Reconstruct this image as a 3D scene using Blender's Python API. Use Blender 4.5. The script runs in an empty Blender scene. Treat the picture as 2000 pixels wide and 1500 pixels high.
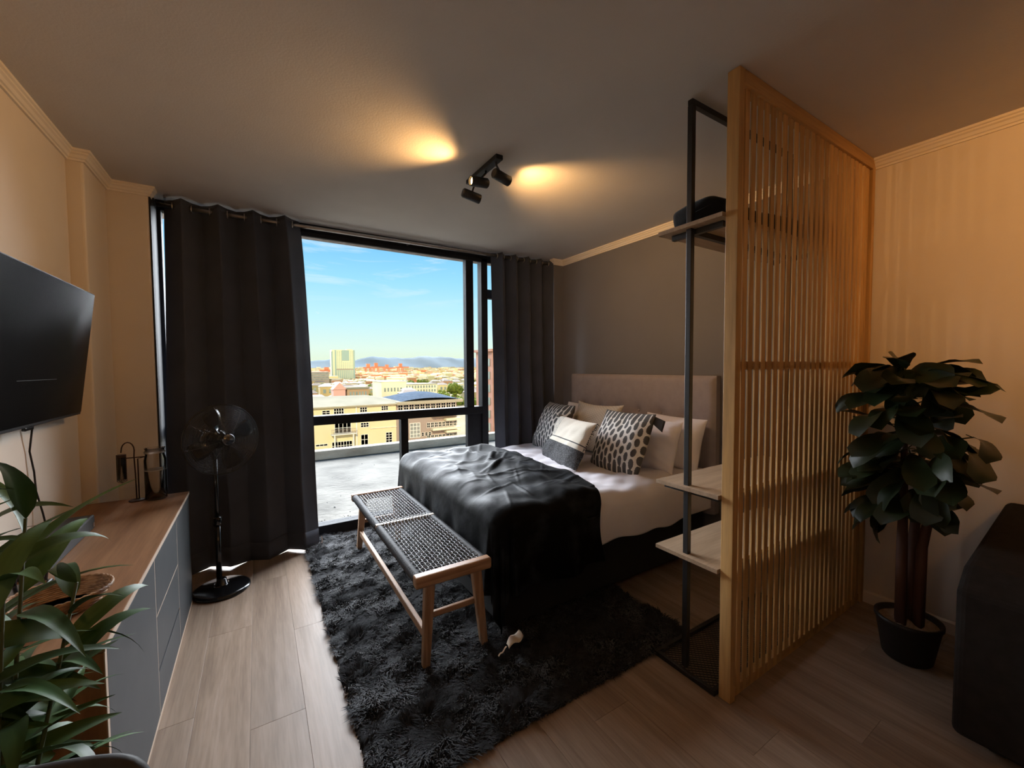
import bpy, bmesh, math, random
import numpy as np
from mathutils import Matrix, Vector, Euler, Quaternion
random.seed(7)
RNG = np.random.default_rng(11)
PI = math.pi
scene = bpy.context.scene
COL = scene.collection

# ------------------------------------------------------------------ camera
cam_d = bpy.data.cameras.new('camera'); cam_d.sensor_width = 36.0
cam_d.lens = 798.96 / 2000 * 36.0; cam_d.clip_start = 0.02; cam_d.clip_end = 30000
cam = bpy.data.objects.new('camera', cam_d); COL.objects.link(cam)
yaw, pit, rol = 0.558173, 0.040739, -0.005998
fw = Vector((math.sin(yaw)*math.cos(pit), math.cos(yaw)*math.cos(pit), -math.sin(pit)))
rt = Vector((math.cos(yaw), -math.sin(yaw), 0)); up = rt.cross(fw)
r2 = math.cos(rol)*rt + math.sin(rol)*up; u2 = -math.sin(rol)*rt + math.cos(rol)*up
cm = Matrix((r2, u2, -fw)).transposed().to_4x4(); cm.translation = (0, 0, 1.40)
cam.matrix_world = cm
scene.camera = cam

# ------------------------------------------------------------------ colour management, world, sun
scene.view_settings.view_transform = 'Standard'
scene.view_settings.look = 'None'
scene.view_settings.gamma = 1.0
scene.view_settings.use_curve_mapping = False
scene.view_settings.exposure = 0.0
scene.cycles.max_bounces = 10
scene.cycles.transparent_max_bounces = 24
scene.cycles.sample_clamp_indirect = 4.0

world = bpy.data.worlds.new('sky'); scene.world = world; world.use_nodes = True
wt = world.node_tree; wt.nodes.clear()
def N(t, kind, **kw):
    n = t.nodes.new(kind)
    for k, v in kw.items(): setattr(n, k, v)
    return n
def ramp(t, stops, fac=None, interp='LINEAR'):
    n = N(t, 'ShaderNodeValToRGB'); cr = n.color_ramp; cr.interpolation = interp
    while len(cr.elements) < len(stops): cr.elements.new(0.5)
    for e, (p, c) in zip(cr.elements, stops):
        e.position = p; e.color = (c[0], c[1], c[2], 1) if not isinstance(c, (int, float)) else (c, c, c, 1)
    if fac is not None: t.links.new(fac, n.inputs['Fac'])
    return n
w_out = N(wt, 'ShaderNodeOutputWorld'); w_bg = N(wt, 'ShaderNodeBackground')
w_tc = N(wt, 'ShaderNodeTexCoord'); w_sep = N(wt, 'ShaderNodeSeparateXYZ')
wt.links.new(w_tc.outputs['Generated'], w_sep.inputs[0])
w_rmp = ramp(wt, [(0.0, (0.80, 0.88, 0.62)), (0.045, (0.76, 0.93, 0.82)), (0.11, (0.56, 0.88, 0.96)), (0.20, (0.34, 0.73, 0.96)),
                  (0.30, (0.17, 0.53, 0.92)), (0.6, (0.08, 0.32, 0.75)), (1.0, (0.05, 0.22, 0.6))], w_sep.outputs['Z'])
w_map = N(wt, 'ShaderNodeMapping'); w_map.inputs['Scale'].default_value = (1.6, 1.6, 11.0)
w_map.inputs['Rotation'].default_value = (0.05, 0.10, 0.2)
wt.links.new(w_tc.outputs['Generated'], w_map.inputs[0])
w_n = N(wt, 'ShaderNodeTexNoise'); w_n.inputs['Scale'].default_value = 2.6; w_n.inputs['Detail'].default_value = 7
w_n.inputs['Roughness'].default_value = 0.62; w_n.inputs['Distortion'].default_value = 0.5
wt.links.new(w_map.outputs[0], w_n.inputs['Vector'])
w_c1 = ramp(wt, [(0.50, 0.0), (0.72, 1.0)], w_n.outputs['Fac'])
w_c2 = ramp(wt, [(0.12, 0.0), (0.24, 0.8), (0.36, 0.8), (0.7, 0.3)], w_sep.outputs['Z'])
w_mul = N(wt, 'ShaderNodeMath', operation='MULTIPLY')
wt.links.new(w_c1.outputs[0], w_mul.inputs[0]); wt.links.new(w_c2.outputs[0], w_mul.inputs[1])
w_mix = N(wt, 'ShaderNodeMixRGB'); w_mix.inputs['Color2'].default_value = (0.88, 0.94, 1.0, 1)
wt.links.new(w_mul.outputs[0], w_mix.inputs['Fac']); wt.links.new(w_rmp.outputs[0], w_mix.inputs['Color1'])
wt.links.new(w_mix.outputs[0], w_bg.inputs['Color']); w_bg.inputs['Strength'].default_value = 1.12
wt.links.new(w_bg.outputs[0], w_out.inputs['Surface'])

def lamp(name, kind, loc, energy, color, direction=None, **kw):
    d = bpy.data.lights.new(name, kind); d.energy = energy; d.color = color
    for k, v in kw.items(): setattr(d, k, v)
    o = bpy.data.objects.new(name, d); COL.objects.link(o); o.location = loc
    if direction is not None: o.rotation_euler = Vector(direction).to_track_quat('-Z', 'Y').to_euler()
    return o
# low sun behind the building, on the city; broad soft fill sun added on the window side to brighten the room
lamp('sun', 'SUN', (0, -5, 20), 3.6, (1.0, 0.82, 0.48), (0.35, 0.85, -0.50), angle=math.radians(1))
lamp('room_fill_sun', 'SUN', (2, 12, 12), 32.0, (0.91, 0.94, 1.0), (-0.20, -0.80, -0.42), angle=math.radians(80))

# ------------------------------------------------------------------ mesh helpers
WORLD_LOC = {}
class MB:
    def __init__(s): s.v = []; s.f = []; s.uv = None
    def add(s, v, f):
        o = len(s.v); s.v.extend([tuple(p) for p in v]); s.f.extend([tuple(i + o for i in q) for q in f]); return s
    def box(s, x0, x1, y0, y1, z0, z1, M=None):
        v = [(x0, y0, z0), (x1, y0, z0), (x1, y1, z0), (x0, y1, z0), (x0, y0, z1), (x1, y0, z1), (x1, y1, z1), (x0, y1, z1)]
        if M is not None: v = [tuple(M @ Vector(p)) for p in v]
        return s.add(v, [(3, 2, 1, 0), (4, 5, 6, 7), (0, 1, 5, 4), (1, 2, 6, 5), (2, 3, 7, 6), (3, 0, 4, 7)])
    def bar(s, p0, p1, w, h, w1=None, h1=None, upv=(0, 0, 1)):
        p0 = Vector(p0); p1 = Vector(p1); d = (p1 - p0).normalized(); u = Vector(upv)
        if abs(d.dot(u)) > 0.95: u = Vector((0, 1, 0))
        a = d.cross(u).normalized(); b = a.cross(d).normalized(); w1 = w if w1 is None else w1; h1 = h if h1 is None else h1
        v = []
        for p, ww, hh in ((p0, w, h), (p1, w1, h1)):
            for sx, sy in ((-1, -1), (1, -1), (1, 1), (-1, 1)): v.append(p + a*sx*ww/2 + b*sy*hh/2)
        return s.add(v, [(3, 2, 1, 0), (4, 5, 6, 7), (0, 1, 5, 4), (1, 2, 6, 5), (2, 3, 7, 6), (3, 0, 4, 7)])
    def tube(s, pts, r, n=8, closed=False, caps=True):
        P = [Vector(p) for p in pts]; m = len(P); rr = r if hasattr(r, '__len__') else [r]*m
        rings = []; prev = None
        for i in range(m):
            if closed: t = P[(i+1) % m] - P[i-1]
            else: t = P[min(i+1, m-1)] - P[max(i-1, 0)]
            t = t.normalized() if t.length > 1e-9 else Vector((0, 0, 1))
            if prev is None:
                a = t.orthogonal().normalized()
            else:
                a = (prev - t*prev.dot(t)); a = a.normalized() if a.length > 1e-6 else t.orthogonal().normalized()
            prev = a; b = t.cross(a)
            rings.append([P[i] + (a*math.cos(2*PI*k/n) + b*math.sin(2*PI*k/n))*rr[i] for k in range(n)])
        v = [p for q in rings for p in q]; f = []
        for i in range(m if closed else m-1):
            j = (i+1) % m
            for k in range(n):
                l = (k+1) % n; f.append((i*n+k, i*n+l, j*n+l, j*n+k))
        if caps and not closed:
            f.append(tuple(range(n-1, -1, -1))); f.append(tuple((m-1)*n+k for k in range(n)))
        return s.add(v, f)
    def lathe(s, prof, c=(0, 0, 0), n=24, M=None):
        v = []; f = []; m = len(prof)
        for r, z in prof:
            for k in range(n):
                p = Vector((r*math.cos(2*PI*k/n), r*math.sin(2*PI*k/n), z))
                if M is not None: p = M @ p
                v.append(p + Vector(c))
        for i in range(m-1):
            for k in range(n):
                l = (k+1) % n; f.append((i*n+k, i*n+l, (i+1)*n+l, (i+1)*n+k))
        if prof[0][0] > 1e-6: f.append(tuple(range(n-1, -1, -1)))
        if prof[-1][0] > 1e-6: f.append(tuple((m-1)*n+k for k in range(n)))
        return s.add(v, f)
    def grid(s, X, Y, Z, closed_u=False, flip=False):
        nu, nv = X.shape; v = np.stack([X, Y, Z], -1).reshape(-1, 3).tolist(); f = []
        for i in range(nu if closed_u else nu-1):
            j = (i+1) % nu
            for k in range(nv-1):
                q = (i*nv+k, j*nv+k, j*nv+k+1, i*nv+k+1)
                f.append(q[::-1] if flip else q)
        return s.add(v, f)
    def sweep(s, prof, path, side=1):
        # prof: (offset into the room, z); path: plan points; mitred extrusion
        P = [Vector((p[0], p[1], 0)) for p in path]; m = len(P); rings = []
        for i in range(m):
            d0 = (P[i]-P[i-1]).normalized() if i > 0 else (P[1]-P[0]).normalized()
            d1 = (P[i+1]-P[i]).normalized() if i < m-1 else d0
            n0 = Vector((d0.y, -d0.x, 0))*side; n1 = Vector((d1.y, -d1.x, 0))*side
            mt = (n0+n1); mt = mt/(mt.length**2)*2 if mt.length > 1e-6 else n0
            mt = mt*1.0
            rings.append([P[i] + mt*o + Vector((0, 0, z)) for o, z in prof])
        k = len(prof); v = [p for q in rings for p in q]; f = []
        for i in range(m-1):
            for j in range(k):
                l = (j+1) % k; f.append((i*k+j, (i+1)*k+j, (i+1)*k+l, i*k+l))
        f.append(tuple(range(k))); f.append(tuple((m-1)*k+j for j in range(k-1, -1, -1)))
        return s.add(v, f)
    def build(s, name, mat, parent=None, loc=None, smooth=False, bevel=0, seg=2, sub=0, cols=None, solid=0, rot=None, autosmooth=None):
        me = bpy.data.meshes.new(name)
        if loc is None: loc = WORLD_LOC.get(parent.name, (0, 0, 0)) if parent is not None else (0, 0, 0)
        lx, ly, lz = loc
        V = [(a-lx, b-ly, c-lz) for a, b, c in s.v] if (lx or ly or lz) else s.v
        me.from_pydata(V, [], s.f)
        if cols is not None:
            at = me.color_attributes.new('Col', 'FLOAT_COLOR', 'POINT')
            at.data.foreach_set('color', np.asarray(cols, dtype=np.float32).ravel())
        bm = bmesh.new(); bm.from_mesh(me); bmesh.ops.recalc_face_normals(bm, faces=bm.faces); bm.to_mesh(me); bm.free()
        if smooth: me.polygons.foreach_set('use_smooth', [True]*len(me.polygons))
        me.materials.append(mat)
        return link(name, me, parent, loc, bevel, seg, sub, solid)
def link(name, me, parent=None, loc=(0, 0, 0), bevel=0, seg=2, sub=0, solid=0):
    o = bpy.data.objects.new(name, me); COL.objects.link(o)
    if parent is not None:
        o.parent = parent; WORLD_LOC[o.name] = WORLD_LOC.get(parent.name, (0, 0, 0))
    else:
        o.location = loc; WORLD_LOC[o.name] = tuple(loc)
    if solid:
        m = o.modifiers.new('thick', 'SOLIDIFY'); m.thickness = solid; m.offset = 0
    if bevel:
        m = o.modifiers.new('bevel', 'BEVEL'); m.width = bevel; m.segments = seg; m.limit_method = 'ANGLE'; m.angle_limit = 0.6
        m.harden_normals = False
    if sub:
        m = o.modifiers.new('sub', 'SUBSURF'); m.levels = sub; m.render_levels = sub
    return o
def tag(o, label=None, cat=None, group=None, kind=None):
    if label: o['label'] = label
    if cat: o['category'] = cat
    if group: o['group'] = group
    if kind: o['kind'] = kind
    return o
def thing(name, label, cat, loc, group=None):
    o = bpy.data.objects.new(name, None); o.empty_display_size = 0.1; COL.objects.link(o)
    o.location = loc; WORLD_LOC[o.name] = tuple(loc)
    return tag(o, label, cat, group)
def structure(o): o['kind'] = 'structure'; return o
def copy_tree(o, parent=None):
    c = o.copy(); COL.objects.link(c)
    if parent is not None: c.parent = parent
    for ch in list(o.children): copy_tree(ch, c)
    return c
def wob(x, y, seed, f0=1.0, octs=3, gain=0.5):
    r = np.random.default_rng(seed); out = np.zeros_like(x, dtype=float); a = 1.0; f = f0
    for _ in range(octs):
        for _k in range(4):
            th = r.uniform(0, 2*PI); ph = r.uniform(0, 2*PI); ff = f*r.uniform(0.7, 1.4)
            out += a*0.5*np.sin(ff*(x*math.cos(th)+y*math.sin(th))*2*PI + ph)
        a *= gain; f *= 2.0
    return out

# ------------------------------------------------------------------ material helpers
def mat(name, color=(0.5, 0.5, 0.5), rough=0.5, metal=0.0, spec=0.5, sheen=0.0, sheen_rough=0.4, coat=0.0, emit=None, emit_s=0.0):
    m = bpy.data.materials.new(name); m.use_nodes = True
    b = m.node_tree.nodes['Principled BSDF']
    b.inputs['Base Color'].default_value = (*color, 1); b.inputs['Roughness'].default_value = rough
    b.inputs['Metallic'].default_value = metal; b.inputs['Specular IOR Level'].default_value = spec
    b.inputs['Sheen Weight'].default_value = sheen; b.inputs['Sheen Roughness'].default_value = sheen_rough
    b.inputs['Coat Weight'].default_value = coat
    if emit: b.inputs['Emission Color'].default_value = (*emit, 1); b.inputs['Emission Strength'].default_value = emit_s
    return m
def bsdf(m): return m.node_tree.nodes['Principled BSDF']
def vary(m, c1, c2, scale=8, stretch=(1, 1, 1), detail=4, lo=0.3, hi=0.7, bump=0.0, bscale=None, coord='Object', dist=0.002, rnd=0.0, bdetail=4):
    """colour varies between c1 and c2 by noise; optional fine bump; rnd = brightness spread between objects"""
    t = m.node_tree; b = bsdf(m)
    tc = N(t, 'ShaderNodeTexCoord'); mp = N(t, 'ShaderNodeMapping'); mp.inputs['Scale'].default_value = stretch
    oi = N(t, 'ShaderNodeObjectInfo'); va = N(t, 'ShaderNodeVectorMath', operation='SCALE')
    cb = N(t, 'ShaderNodeCombineXYZ')
    for i in range(3): t.links.new(oi.outputs['Random'], cb.inputs[i])
    t.links.new(cb.outputs[0], va.inputs[0]); va.inputs['Scale'].default_value = 37.0
    ad = N(t, 'ShaderNodeVectorMath', operation='ADD')
    t.links.new(tc.outputs[coord], ad.inputs[0]); t.links.new(va.outputs[0], ad.inputs[1])
    t.links.new(ad.outputs[0], mp.inputs[0])
    n = N(t, 'ShaderNodeTexNoise'); n.inputs['Scale'].default_value = scale; n.inputs['Detail'].default_value = detail
    t.links.new(mp.outputs[0], n.inputs['Vector'])
    r = ramp(t, [(lo, c1), (hi, c2)], n.outputs['Fac'])
    last = r.outputs[0]
    if rnd:
        mr = N(t, 'ShaderNodeMapRange'); mr.inputs['To Min'].default_value = 1-rnd; mr.inputs['To Max'].default_value = 1+rnd
        t.links.new(oi.outputs['Random'], mr.inputs['Value'])
        hs = N(t, 'ShaderNodeHueSaturation'); t.links.new(mr.outputs[0], hs.inputs['Value']); t.links.new(last, hs.inputs['Color'])
        last = hs.outputs[0]
    t.links.new(last, b.inputs['Base Color'])
    if bump:
        n2 = N(t, 'ShaderNodeTexNoise'); n2.inputs['Scale'].default_value = bscale or scale*4; n2.inputs['Detail'].default_value = bdetail
        t.links.new(mp.outputs[0], n2.inputs['Vector'])
        bp = N(t, 'ShaderNodeBump'); bp.inputs['Strength'].default_value = bump; bp.inputs['Distance'].default_value = dist
        t.links.new(n2.outputs['Fac'], bp.inputs['Height']); t.links.new(bp.outputs[0], b.inputs['Normal'])
    return m
def wood(name, c1, c2, c3, axis='Y', scale=1.0, rough=0.5, rnd=0.12, spec=0.4):
    m = mat(name, c2, rough, spec=spec); t = m.node_tree; b = bsdf(m)
    st = {'X': (0.6, 9, 9), 'Y': (9, 0.6, 9), 'Z': (9, 9, 0.6)}[axis]
    tc = N(t, 'ShaderNodeTexCoord'); oi = N(t, 'ShaderNodeObjectInfo'); cb = N(t, 'ShaderNodeCombineXYZ')
    for i in range(3): t.links.new(oi.outputs['Random'], cb.inputs[i])
    va = N(t, 'ShaderNodeVectorMath', operation='SCALE'); va.inputs['Scale'].default_value = 23.0
    t.links.new(cb.outputs[0], va.inputs[0]); ad = N(t, 'ShaderNodeVectorMath', operation='ADD')
    t.links.new(tc.outputs['Object'], ad.inputs[0]); t.links.new(va.outputs[0], ad.inputs[1])
    mp = N(t, 'ShaderNodeMapping'); mp.inputs['Scale'].default_value = tuple(a*scale for a in st); t.links.new(ad.outputs[0], mp.inputs[0])
    n = N(t, 'ShaderNodeTexNoise'); n.inputs['Scale'].default_value = 1.6; n.inputs['Detail'].default_value = 8; n.inputs['Distortion'].default_value = 0.6
    n.inputs['Roughness'].default_value = 0.6
    t.links.new(mp.outputs[0], n.inputs['Vector'])
    r = ramp(t, [(0.28, c1), (0.5, c2), (0.74, c3)], n.outputs['Fac'])
    n3 = N(t, 'ShaderNodeTexNoise'); n3.inputs['Scale'].default_value = 14; n3.inputs['Detail'].default_value = 3; t.links.new(mp.outputs[0], n3.inputs['Vector'])
    mx = N(t, 'ShaderNodeMixRGB', blend_type='MULTIPLY'); mx.inputs['Fac'].default_value = 0.35
    r3 = ramp(t, [(0.35, 0.6), (0.6, 1.0)], n3.outputs['Fac'])
    t.links.new(r.outputs[0], mx.inputs['Color1']); t.links.new(r3.outputs[0], mx.inputs['Color2'])
    mr = N(t, 'ShaderNodeMapRange'); mr.inputs['To Min'].default_value = 1-rnd; mr.inputs['To Max'].default_value = 1+rnd
    t.links.new(oi.outputs['Random'], mr.inputs['Value'])
    hs = N(t, 'ShaderNodeHueSaturation'); t.links.new(mr.outputs[0], hs.inputs['Value']); t.links.new(mx.outputs[0], hs.inputs['Color'])
    t.links.new(hs.outputs[0], b.inputs['Base Color'])
    bp = N(t, 'ShaderNodeBump'); bp.inputs['Strength'].default_value = 0.15; bp.inputs['Distance'].default_value = 0.001
    t.links.new(n3.outputs['Fac'], bp.inputs['Height']); t.links.new(bp.outputs[0], b.inputs['Normal'])
    return m
def colmat(name, rough=0.8, bump=0.0, bscale=300, sheen=0.0):
    m = mat(name, rough=rough, sheen=sheen); t = m.node_tree; b = bsdf(m)
    a = N(t, 'ShaderNodeAttribute', attribute_name='Col'); t.links.new(a.outputs['Color'], b.inputs['Base Color'])
    if bump:
        tc = N(t, 'ShaderNodeTexCoord'); n2 = N(t, 'ShaderNodeTexNoise'); n2.inputs['Scale'].default_value = bscale
        t.links.new(tc.outputs['Object'], n2.inputs['Vector'])
        bp = N(t, 'ShaderNodeBump'); bp.inputs['Strength'].default_value = bump; bp.inputs['Distance'].default_value = 0.002
        t.links.new(n2.outputs['Fac'], bp.inputs['Height']); t.links.new(bp.outputs[0], b.inputs['Normal'])
    return m
def glass(name, tint=(1, 1, 1), refl=0.06, rough=0.0):
    m = bpy.data.materials.new(name); m.use_nodes = True; t = m.node_tree; t.nodes.clear()
    o = N(t, 'ShaderNodeOutputMaterial'); tr = N(t, 'ShaderNodeBsdfTransparent'); tr.inputs[0].default_value = (*tint, 1)
    g = N(t, 'ShaderNodeBsdfGlossy'); g.inputs['Roughness'].default_value = rough; mx = N(t, 'ShaderNodeMixShader')
    fr = N(t, 'ShaderNodeFresnel'); fr.inputs['IOR'].default_value = 1.3
    mth = N(t, 'ShaderNodeMath', operation='MULTIPLY'); mth.inputs[1].default_value = refl/0.06; t.links.new(fr.outputs[0], mth.inputs[0]); mth.use_clamp = True
    t.links.new(mth.outputs[0], mx.inputs[0]); t.links.new(tr.outputs[0], mx.inputs[1]); t.links.new(g.outputs[0], mx.inputs[2])
    t.links.new(mx.outputs[0], o.inputs['Surface']); return m

M_ = {}
M_['wall'] = vary(mat('beige_wall_paint', rough=0.85, spec=0.2), (0.70, 0.62, 0.53), (0.74, 0.66, 0.57), scale=3, bump=0.15, bscale=160, dist=0.001)
M_['ceiling'] = vary(mat('ceiling_plaster', rough=0.9, spec=0.15), (0.60, 0.56, 0.52), (0.64, 0.60, 0.555), scale=2.5, bump=0.35, bscale=120, dist=0.002)
M_['grey_wall'] = vary(mat('grey_wall_paint', rough=0.75, spec=0.3), (0.170, 0.165, 0.180), (0.185, 0.18, 0.195), scale=2, bump=0.12, bscale=150, dist=0.001)
M_['cornice'] = vary(mat('white_cornice_paint', rough=0.6), (0.78, 0.70, 0.60), (0.80, 0.73, 0.63), scale=5)
M_['plank'] = wood('laminate_plank', (0.215, 0.15, 0.107), (0.325, 0.235, 0.172), (0.41, 0.308, 0.24), 'Y', 1.0, 0.45, 0.08)
M_['under'] = mat('floor_underlay', (0.05, 0.035, 0.025), 0.9)
M_['oak'] = wood('oak_laminate', (0.17, 0.08, 0.038), (0.28, 0.145, 0.072), (0.37, 0.21, 0.115), 'Y', 0.8, 0.42, 0.03)
M_['oakz'] = wood('oak_laminate_upright', (0.20, 0.08, 0.035), (0.30, 0.135, 0.06), (0.38, 0.19, 0.09), 'Z', 0.8, 0.45, 0.03)
M_['pine'] = wood('pine_slat', (0.37, 0.195, 0.06), (0.54, 0.305, 0.105), (0.65, 0.40, 0.165), 'Z', 0.7, 0.5, 0.16)
M_['pinex'] = wood('pine_rail', (0.37, 0.195, 0.06), (0.52, 0.29, 0.10), (0.62, 0.38, 0.155), 'X', 0.7, 0.5, 0.06)
M_['shelf'] = wood('birch_shelf', (0.30, 0.20, 0.125), (0.38, 0.265, 0.17), (0.45, 0.325, 0.22), 'X', 0.8, 0.5, 0.04)
M_['teak'] = wood('teak_bench', (0.26, 0.13, 0.065), (0.46, 0.27, 0.155), (0.60, 0.40, 0.26), 'Z', 1.6, 0.5, 0.06)
M_['teaky'] = wood('teak_bench_long', (0.26, 0.13, 0.065), (0.46, 0.27, 0.155), (0.62, 0.42, 0.28), 'Y', 1.6, 0.5, 0.06)
M_['teakx'] = wood('teak_bench_cross', (0.20, 0.09, 0.045), (0.47, 0.26, 0.14), (0.62, 0.40, 0.25), 'X', 1.8, 0.45, 0.06)
M_['black_metal'] = vary(mat('black_powder_coat', rough=0.45, spec=0.5), (0.012, 0.012, 0.013), (0.018, 0.018, 0.02), scale=40)
M_['frame'] = vary(mat('charcoal_aluminium', rough=0.6, spec=0.08), (0.018, 0.019, 0.022), (0.026, 0.027, 0.03), scale=12)
M_['gloss_black'] = mat('gloss_black_plastic', (0.006, 0.006, 0.007), 0.16, spec=0.6)
M_['fan_wire'] = mat('dark_chrome_wire', (0.13, 0.13, 0.135), 0.25, metal=1.0)
M_['steel'] = vary(mat('brushed_steel', rough=0.35, metal=1.0), (0.42, 0.38, 0.34), (0.52, 0.48, 0.44), scale=30)
M_['front'] = vary(mat('charcoal_front', rough=0.5, spec=0.4), (0.030, 0.034, 0.037), (0.038, 0.042, 0.045), scale=10)
M_['edge'] = mat('pale_edge_band', (0.50, 0.39, 0.30), 0.5)
M_['curtain'] = vary(mat('charcoal_curtain', rough=0.9, spec=0.1, sheen=0.15), (0.062, 0.068, 0.086), (0.082, 0.089, 0.110), scale=4, bump=0.3, bscale=900, dist=0.0006)
M_['screen'] = mat('tv_screen', (0.003, 0.003, 0.0035), 0.22, spec=0.15)
M_['tv_bezel'] = mat('tv_bezel', (0.015, 0.016, 0.018), 0.35)
M_['rubber'] = mat('black_rubber', (0.01, 0.01, 0.01), 0.7)
M_['pile'] = vary(mat('charcoal_pile', rough=0.75, spec=0.25, sheen=0.2), (0.009, 0.0095, 0.011), (0.034, 0.036, 0.042), scale=20, detail=6, lo=0.3, hi=0.72, stretch=(1, 1, 0.2))
M_['rug_base'] = mat('rug_backing', (0.012, 0.012, 0.014), 0.95)
M_['cord'] = vary(mat('grey_cord', rough=0.55, spec=0.4), (0.045, 0.047, 0.052), (0.075, 0.077, 0.083), scale=60)
M_['cord_dark'] = vary(mat('grey_seat_cord', rough=0.38, spec=0.6), (0.10, 0.10, 0.105), (0.16, 0.16, 0.165), scale=60)
M_['bar_white'] = vary(mat('pale_crossbar', rough=0.5), (0.66, 0.58, 0.50), (0.74, 0.66, 0.58), scale=20)
M_['sheet'] = vary(mat('white_linen', rough=0.9, spec=0.15, sheen=0.1), (0.78, 0.745, 0.79), (0.83, 0.795, 0.84), scale=6, bump=0.25, bscale=500, dist=0.0006)
M_['bed_base'] = mat('black_bed_base', (0.012, 0.012, 0.013), 0.85)
M_['headboard'] = vary(mat('taupe_headboard_fabric', rough=0.9, spec=0.2, sheen=0.1), (0.33, 0.29, 0.305), (0.37, 0.325, 0.345), scale=18, bump=0.4, bscale=500, dist=0.001)
M_['velvet'] = vary(mat('black_velvet', rough=0.55, spec=0.10, sheen=0.03, sheen_rough=0.3), (0.002, 0.0022, 0.0028), (0.031, 0.035, 0.042), scale=6.5, detail=7, lo=0.50, hi=0.78, bump=0.5, bscale=16, dist=0.006, bdetail=5)  # paler bluish noise patches put the velvet highlights into the base colour
M_['black_cloth'] = vary(mat('black_blanket', rough=0.95, spec=0.1, sheen=0.2), (0.008, 0.008, 0.009), (0.016, 0.016, 0.018), scale=10, bump=0.5, bscale=120, dist=0.002)
M_['sofa'] = vary(mat('dark_sofa_fabric', rough=0.9, spec=0.15), (0.022, 0.019, 0.018), (0.030, 0.026, 0.024), scale=30, bump=0.4, bscale=400, dist=0.001)
M_['chair'] = vary(mat('dark_grey_chair', rough=0.6, spec=0.4), (0.020, 0.020, 0.022), (0.03, 0.03, 0.032), scale=60, bump=0.2, bscale=300, dist=0.0006)
M_['leaf_palm'] = vary(mat('palm_leaf', rough=0.5, spec=0.28), (0.022, 0.062, 0.016), (0.070, 0.135, 0.042), scale=5, stretch=(1, 6, 1), rnd=0.35)
M_['stem_palm'] = mat('palm_stem', (0.05, 0.07, 0.025), 0.7)
M_['leaf_fig'] = vary(mat('rubber_plant_leaf', rough=0.42, spec=0.45), (0.012, 0.022, 0.008), (0.026, 0.040, 0.014), scale=7, rnd=0.3)
M_['trunk'] = vary(mat('plant_trunk', rough=0.75), (0.06, 0.025, 0.018), (0.13, 0.06, 0.04), scale=12, stretch=(1, 1, 0.3), bump=0.5, bscale=60)
M_['stalk'] = mat('plant_stalk', (0.16, 0.13, 0.06), 0.6)
M_['pot_black'] = mat('black_pot', (0.012, 0.011, 0.011), 0.5)
M_['soil'] = vary(mat('pale_pot_topping', rough=0.95), (0.30, 0.21, 0.15), (0.46, 0.34, 0.25), scale=40, bump=0.8, bscale=80, dist=0.01)
M_['wicker'] = vary(mat('brown_wicker', rough=0.6), (0.13, 0.065, 0.03), (0.42, 0.26, 0.14), scale=26, lo=0.35, hi=0.65)
M_['wicker_dark'] = mat('dark_wicker', (0.05, 0.025, 0.014), 0.6)
M_['candle'] = mat('white_wax', (0.8, 0.76, 0.68), 0.4)
M_['glass'] = glass('window_glass', (0.97, 0.98, 0.98), 0.004)
M_['jar'] = glass('jar_glass', (0.90, 0.88, 0.85), 0.12, 0.02)
M_['wire'] = mat('dark_copper_wire', (0.055, 0.028, 0.018), 0.45, metal=0.6)
M_['lens'] = mat('lamp_lens', (1, 0.8, 0.5), 0.4, emit=(1.0, 0.62, 0.25), emit_s=40)
M_['label'] = mat('cloth_label', (0.75, 0.62, 0.48), 0.8)
M_['concrete'] = vary(mat('roof_screed', rough=0.9, spec=0.2), (0.070, 0.065, 0.054), (0.175, 0.163, 0.138), scale=1.6, detail=9, lo=0.32, hi=0.68, bump=0.6, bscale=14, dist=0.02)
M_['parapet'] = vary(mat('weathered_parapet', rough=0.95, spec=0.1), (0.36, 0.29, 0.21), (0.62, 0.53, 0.41), scale=1.4, detail=8, stretch=(1, 1, 3), bump=0.6, bscale=18, dist=0.02)
M_['lintel'] = vary(mat('concrete_lintel', rough=0.95), (0.20, 0.165, 0.15), (0.36, 0.31, 0.28), scale=24, detail=6, bump=0.6, bscale=60, dist=0.005)
M_['stone'] = vary(mat('grey_stone', rough=0.9), (0.16, 0.15, 0.13), (0.3, 0.28, 0.25), scale=20)

# ------------------------------------------------------------------ the room shell
CZ = 2.57
XL, XR, XG = -0.825, 3.03, 2.905
YB, YW = -2.7, 3.72
floor = structure(MB().box(XL-0.2, XR+0.2, YB-0.2, YW+0.1, -0.06, -0.012).build('floor', M_['under']))
pw, pl = 0.192, 1.285
plank_me = {}
ix = 0; x = XL
while x < XR - 1e-3:
    x1 = min(x+pw, XR); y = YB - [0.0, 0.83, 0.41, 1.12, 0.6][ix % 5]
    while y < YW:
        ya, yb = max(y, YB), min(y+pl, YW)
        if yb - ya > 0.02:
            o = MB().box(x+0.0003, x1-0.0003, ya+0.0003, yb-0.0003, -0.012, 0.0).build('plank', M_['plank'], floor)
            m = o.modifiers.new('bevel', 'BEVEL'); m.width = 0.0006; m.segments = 1
        y += pl
    x = x1; ix += 1
structure(MB().box(XL-0.3, XR+0.3, YB-0.3, YW+0.12, CZ, CZ+0.25).build('ceiling', M_['ceiling']))
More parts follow.
